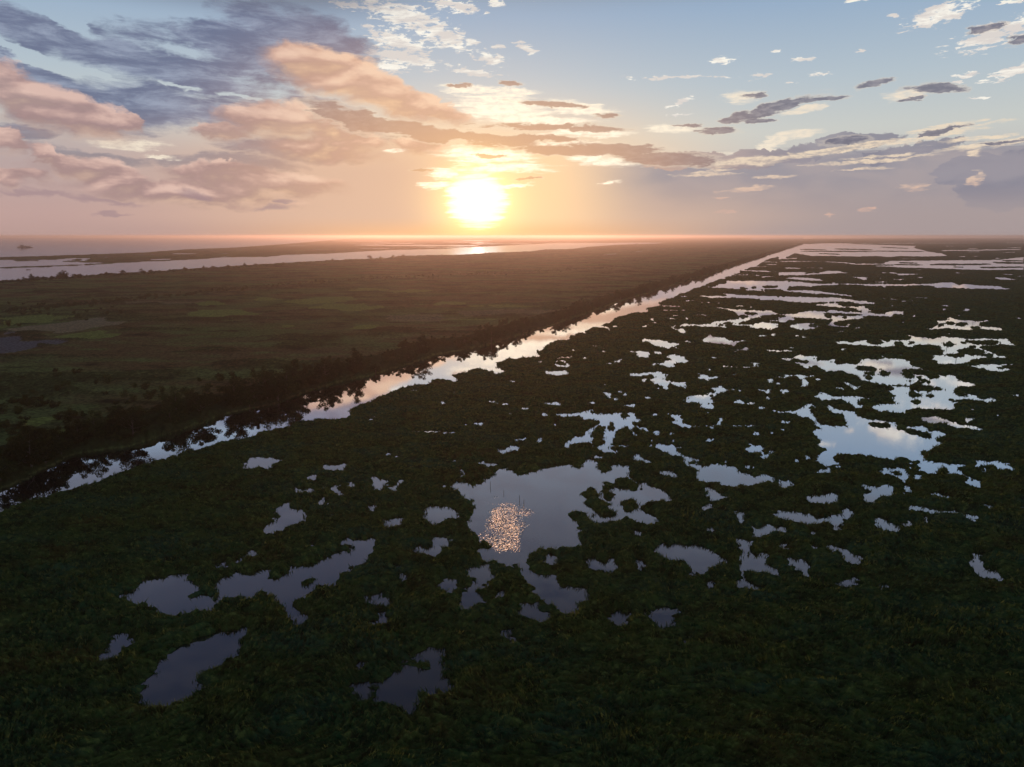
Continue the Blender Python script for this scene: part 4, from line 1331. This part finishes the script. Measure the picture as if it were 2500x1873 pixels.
while n_tree < 238:
    x, y, nx, ny = along(BP, BS, q); r = math.hypot(x, y)
    q += rt.uniform(2.6, 6.4) * (1.0 if r < 500 else 1.5)
    off = rt.choice((rt.uniform(.5, 4), rt.uniform(3, 12), rt.uniform(8, 20)))
    gap = vnoise(np.array([q / 26.0]), np.array([3.3]), 8)[0]
    if gap < .22 and r < 420: continue
    X, Y = x + nx * off, y + ny * off
    k = rt.randrange(len(TREES)); sc = rt.uniform(.62, 1.1) * (.80 + .4 * gap) * (1.18 if r < 340 else 1.0)
    pa, pd = place_of(X, Y, 5.0)
    if pa < -1.5: continue
    row = 'at the canal edge' if off < 4 else 'in mid belt by the canal' if off < 11 else 'at the back of the canal belt'
    lb = f"{FORM[k]} dark tree {row}, {words(max(pa, 0))} percent across the photo"
    if pa < .5: lb = f"{FORM[k]} dark tree {row}, cut by the photo's left edge"
    gp = 'trees along the canal bank'
    plant('bank_tree', TREES[k], ('trunk', 'crown'), X, Y, 0.4, sc, rt.uniform(0, 6.28), lb, 'tree', gp, rt.uniform(.85, 1.1)); n_tree += 1
far_q = q
# scrub trees on the river shore, seen against the water
RP, RS = path_points(RIVER_BANK)
rq = [(79, 1.15), (60, .8), (108, .9), (128, .85), (155, 1.5), (149, 1.2), (162, 1.1), (182, 1.0), (190, .9), (142, .9), (262, .9), (300, 1.1), (348, 1.2), (415, .8), (452, 1.1), (520, 1.0), (557, 1.0), (598, 1.0), (625, 1.2), (930, 1.4), (905, .9), (960, 1.3), (985, 1.5), (1506, 1.3), (1555, 1.8)]
for i in range(62):
    if i < len(rq): u, sc = rq[i]
    else: u, sc = rt.uniform(0, 1350), rt.uniform(.45, .95)
    v = np.interp(u, [a for a, b in RIVER_BANK], [b for a, b in RIVER_BANK]) + rt.uniform(1.0, 3.0) + (1.2 if u < 700 else .2)
    X, Y = at(u, v)
    k = rt.randrange(6); pa, pd = place_of(float(X), float(Y), 3.0)
    plant('shore_tree', TREES[k], ('trunk', 'crown'), float(X), float(Y), .3, sc, rt.uniform(0, 6), f"{FORM[k].replace('tallest', 'tall')} little tree on the far river shore, {words(max(pa, 0))} percent across", 'tree', 'trees on the river shore', .8)
# shrubs in the rough pasture at the near left, and along the old field edge
ns = 0; tries = 0
while ns < 190 and tries < 6000:
    tries += 1
    if ns < 135: u, v = rt.uniform(-60, 620), rt.uniform(905, 1150)
    elif ns < 160: u = rt.uniform(100, 700); v = np.interp(u, [0, 412, 700], [764, 724, 695]) + rt.uniform(-3, 3)
    else: u, v = rt.uniform(0, 300), rt.uniform(740, 800)
    X, Y = map(float, at(u, v)); tb_v = np.interp(u, tl[:, 0], tl[:, 1])
    if v > tb_v - 6 or (v > 880 and rt.random() > (v - 880) / 160 + .15): continue
    if lut(patch, np.array([X]), np.array([Y]))[0] > 0: continue
    z = ground_z(X, Y)
    if z is None: continue
    pa, pd = place_of(X, Y, z + 1.5)
    if pa < 0: continue
    lb, gp = (('shrub near the canal trees', 'shrubs near the canal trees') if ns < 135 else
              ('small dark shrub in the pasture scrub belt', 'shrubs in the scrub belt') if ns < 160 else ('small dark shrub between the pale fields', 'shrubs between the fields'))
    ks = rt.randrange(4); lb = ('rounded', 'upright', 'spreading', 'tall')[ks] + ' ' + lb.replace('small ', '') + f", {words(pa)} percent across, {words(pd)} down"
    plant('shrub', SHRUBS[ks], ('stems', 'foliage'), X, Y, z, rt.uniform(.6, 1.25), rt.uniform(0, 6), lb, 'shrub', gp); ns += 1

# the far tree belt beyond the countable ones: one mass of foliage
rg = np.random.default_rng(99); cs = []; rs = []
qq = far_q
while qq < BS[-1] - 5:
    x, y, nx, ny = along(BP, BS, qq); r = math.hypot(x, y); qq += 5 + r * .002
    for _ in range(2):
        off = rg.uniform(0, 18); h = rg.uniform(4, 9); cs.append((x + nx * off, y + ny * off, h * .5)); rs.append(h * .5)
for a in range(520):
    u = rg.uniform(-60, 1500); v = np.interp(u, [p[0] for p in RIVER_BANK], [p[1] for p in RIVER_BANK]) + rg.uniform(.8, 5) + (1 if u < 700 else 0)
    X, Y = at(u, v); h = rg.uniform(2.0, 4.5); cs.append((float(X), float(Y), h * .5)); rs.append(h * .75)
for a in range(420):
    u = rg.uniform(0, 1500); v = np.interp(u, [0, 412, 700, 1000, 1500], [764, 724, 695, 676, 655]) + rg.normal() * 2.5
    X, Y = at(u, v); h = rg.uniform(1.5, 3.4); cs.append((float(X), float(Y), h * .45)); rs.append(h * .8)
V, F = leaves(cs, rs, 90000, 1.5, rg)
tag(mesh_from('distant_scrub', V, F, M_LEAF), 'distant belt of scrub and trees too far off to count', 'scrub', kind='stuff')

# ------------------------------------------------------------------ reed blades over the marsh (stuff)
rg = np.random.default_rng(4)
prob = np.where((lab == 1) & (RR < 1500), 1.0, 0.0)
prob *= 0.62 + .9 * (mid > .56) + .9 * (edge < .8)
prob *= np.clip((RR / 150) ** .7, .9, 2.2)
vg = lab > 0; nb_ = np.zeros(vg.shape, bool)
for a_, b_ in ((1, 0), (-1, 0), (0, 1), (0, -1), (2, 0), (-2, 0), (0, 2), (0, -2), (1, 1), (-1, -1)): nb_ |= np.roll(np.roll(vg, a_, 0), b_, 1)
fringe = nb_ & ~vg & (RR < 700); prob = np.where(fringe, 1.3 * (big > .42), prob)
ii = np.nonzero((rg.random(prob.shape) < prob * 0.05).ravel())[0]
bx0 = GX.ravel()[ii] + rg.normal(0, .15, len(ii)); by0 = GY.ravel()[ii] + rg.normal(0, .15, len(ii)); bz0 = np.maximum(HZ.ravel()[ii], .05); br_ = RR.ravel()[ii]
NB = 4
fld = (fbm(bx0 / 14, by0 / 14, 2, 91) * 9.0).astype(np.float32)
Vs = []
for b in range(NB):
    ang = fld + rg.normal(0, .8, len(ii)); hh = rg.uniform(.30, 1.0, len(ii)); ln = rg.uniform(.3, 1.0, len(ii)) * hh
    wd = .05 + br_ * .00055 * rg.uniform(.7, 1.3, len(ii))
    t2 = rg.uniform(0, math.pi, len(ii)); ox, oy = np.cos(t2) * wd, np.sin(t2) * wd
    jx, jy = rg.normal(0, .22, len(ii)), rg.normal(0, .22, len(ii))
    zb = bz0 - .25
    Vs.append(np.stack([np.stack([bx0 + jx - ox, by0 + jy - oy, zb], -1), np.stack([bx0 + jx + ox, by0 + jy + oy, zb], -1),
                        np.stack([bx0 + jx + np.cos(ang) * ln, by0 + jy + np.sin(ang) * ln, zb + .25 + hh * .8], -1)], 1))
Vb = np.concatenate(Vs).reshape(-1, 3)
M_REED = newmat('reed_blades'); g = NT_(M_REED.node_tree)
pos = g.n('ShaderNodeNewGeometry').outputs['Position']
c = g.mix(g.ramp(g.noise(pos, .05, 4), .4, .62), (0.040, 0.095, 0.040), (0.085, 0.125, 0.032)); c = g.mix(g.ramp(g.noise(pos, 1.0, 3), .5, .72), c, (0.17, 0.21, 0.06))
veg_out(g, c, .6)
tag(mesh_from('reeds', Vb, np.arange(len(Vb)).reshape(-1, 3), M_REED), 'tufts of green reed and grass blades over the marsh', 'reeds', kind='stuff')
print('reed blades', len(Vb) // 3)

# ------------------------------------------------------------------ stakes and posts in the ponds
def stake(u, v, h, rd, lean, lb, name='wooden_stake', gp='thin stakes standing in the large pond'):
    X, Y = map(float, at(u, v)); rr = random.Random(int(u))
    vv, ff = tube([(0, 0, -.8), (lean * .3, 0, h * .4), (lean, .03, h)], [rd, rd * .9, rd * .7], 7)
    o = mesh_from(name, np.array(vv), np.array(ff), M_WOOD); smooth(o); o.location = (X, Y, 0)
    o.rotation_euler = (0, 0, rr.uniform(0, 6)); tag(o, lb, 'stake', gp)
stake(1197, 1189, 1.7, .07, .05, 'thin dark stake in open pond water, farthest left and nearest the back bank')
stake(1230, 1205, 1.1, .06, .03, 'short thin stake in the pond above the pink glitter, second from the back')
stake(1268, 1223, 1.6, .07, .06, 'thin stake at the upper right edge of the pink glitter patch')
stake(1279, 1233, 1.5, .07, .04, 'thin stake right of the pink glitter, closest to the pond centre')
stake(1213, 1263, 1.1, .06, .02, 'thin stake standing inside the pink glitter patch')
for u, v, h, lb in ((2311, 851, 2.6, 'lone dark post in the winding pond at far right'), (2334, 880, 3.0, 'dark stump-like post in the lower arm of the far right pond'),
                    (2375, 788, 2.6, 'small post between reed islets in the pond below the long channel'), (2222, 939, 2.2, 'small post beside the islets in the big right-hand pond')):
    stake(u, v, h, .14, .1, lb, 'mooring_post', 'posts standing in the right-hand ponds')

# ------------------------------------------------------------------ vessels on the river and the bay
def box(bm_, x0, x1, y0, y1, z0, z1, taper=0.0):
    import bmesh
    vs = [bm_.verts.new((x, y, z)) for z, t in ((z0, taper), (z1, 0)) for x, y in ((x0 + t, y0 + t * .4), (x1 - t, y0 + t * .4), (x1 - t, y1 - t * .4), (x0 + t, y1 - t * .4))]
    for f in ((3, 2, 1, 0), (4, 5, 6, 7), (0, 1, 5, 4), (1, 2, 6, 5), (2, 3, 7, 6), (3, 0, 4, 7)): bm_.faces.new([vs[i] for i in f])
def bm_obj(name, boxes, mat, parent, bars=()):
    import bmesh
    bm_ = bmesh.new()
    for b in boxes: box(bm_, *b)
    bmesh.ops.bevel(bm_, geom=list(bm_.edges), offset=.06, segments=1, affect='EDGES')
    me = bpy.data.meshes.new(name); bm_.to_mesh(me); bm_.free()
    V = [tuple(v.co) for v in me.vertices]; F = [tuple(p.vertices) for p in me.polygons]
    for P_, r_ in bars:
        tv, tf = tube(P_, [r_] * len(P_), 6); o_n = len(V); V += tv; F += [tuple(o_n + i for i in f) for f in tf]
    me2 = bpy.data.meshes.new(name); me2.from_pydata(V, [], F); me2.materials.append(mat)
    o = bpy.data.objects.new(name, me2); C.objects.link(o); o.parent = parent; return o
def root(name, u, v, rz, lb, cat, gp=None):
    X, Y = map(float, at(u, v)); e = bpy.data.objects.new(name, None); C.objects.link(e); e.location = (X, Y, 0); e.rotation_euler = (0, 0, rz); tag(e, lb, cat, gp); return e
d_ = root('dredge_barge', 62, 604.6, R(2), 'long dark work barge with deck houses and cranes far out on the bay', 'barge'); Ld = 78.0
bm_obj('hull', [(-Ld / 2, Ld / 2, -9, 9, -1, 3.2, 2.0)], M_HULL, d_)
bm_obj('deck_house', [(-26, -12, -5, 5, 3.2, 13), (-24, -15, -4, 4, 13, 17), (-6, 10, -5, 5, 3.2, 10.5), (14, 20, -4, 4, 3.2, 9)], M_DECK, d_)
bm_obj('crane', [(-36, -31, -2.5, 2.5, 3.2, 7)], M_HULL, d_, bars=[([(-33, 0, 6), (-30, 0, 22)], .6), ([(-33, 0, 7), (-38, 0, 16), (-30, 0, 22)], .35)])
bm_obj('crane', [(24, 29, -2.5, 2.5, 3.2, 7)], M_HULL, d_, bars=[([(26, 0, 6), (36, 0, 13)], .6), ([(26, 0, 7), (24, 0, 12), (36, 0, 13)], .35)])
bm_obj('mast', [], M_HULL, d_, bars=[([(-20, 0, 17), (-20, 0, 24)], .3), ([(2, 0, 10), (2, 0, 15)], .3)])
t_ = root('tug', 45.5, 604.9, R(8), 'small dark tug lying off the left end of the long barge', 'tug')
bm_obj('hull', [(-9, 9, -3, 3, -.6, 2.4, 1.2)], M_HULL, t_); bm_obj('wheelhouse', [(-3, 3, -2, 2, 2.4, 6.5), (-2, 1.5, -1.5, 1.5, 6.5, 9)], M_DECK, t_)
bm_obj('mast', [], M_HULL, t_, bars=[([(0, 0, 9), (0, 0, 15)], .25)])
def skiff(u, v, L, rz, lb, gp='small boats on the river'):
    e = root('fishing_boat', u, v, rz, lb, 'boat', gp)
    bm_obj('hull', [(-L / 2, L / 2, -L * .16, L * .16, -.3, .9 * L / 8, .08 * L)], M_HULL, e)
    bm_obj('cabin', [(-L * .18, L * .12, -L * .1, L * .1, .9 * L / 8, 2.3 * L / 8)], M_DECK, e)
    bm_obj('mast', [], M_HULL, e, bars=[([(-L * .05, 0, 2.2 * L / 8), (-L * .05, 0, 3.4 * L / 8)], .07)])
skiff(66.5, 659, 4.6, R(4), 'left one of two small boats close together on the grey river')
skiff(72.5, 659, 4.4, R(-5), 'right one of two small boats close together on the grey river')
skiff(902, 626.5, 17, R(3), 'dark boat on the river near the tree covered shore, left of the sun')
def marker(u, v, h, lb):
    e = root('channel_marker', u, v, 0, lb, 'marker', 'channel markers in the bright far water')
    bm_obj('post', [], M_HULL, e, bars=[([(0, 0, -1), (0, 0, h)], .5)]); bm_obj('board', [(-2, 2, -.2, .2, h - 3.2, h)], M_HULL, e)
marker(952, 597.6, 11, 'left of two tiny dark markers in bright water left of the sun'); marker(975, 597.4, 11, 'right of two tiny dark markers in bright water left of the sun')

# ------------------------------------------------------------------ the air: thin even haze over the whole marsh
hz = mesh_from('haze', np.array([(x, y, z) for z in (-2.0, 76.0) for x, y in ((-34000, -400), (34000, -400), (34000, 34500), (-34000, 34500))], float),
               np.array([(3, 2, 1, 0), (4, 5, 6, 7), (0, 1, 5, 4), (1, 2, 6, 5), (2, 3, 7, 6), (3, 0, 4, 7)]), None)
mh = newmat('haze'); g = NT_(mh.node_tree); pv = g.n('ShaderNodeVolumePrincipled')
pv.inputs['Color'].default_value = (.94, .89, .86, 1); pv.inputs['Density'].default_value = 7.5e-5; pv.inputs['Anisotropy'].default_value = 0.72
g.l(pv.outputs[0], g.n('ShaderNodeOutputMaterial').inputs['Volume']); hz.data.materials.append(mh); tag(hz, kind='stuff')
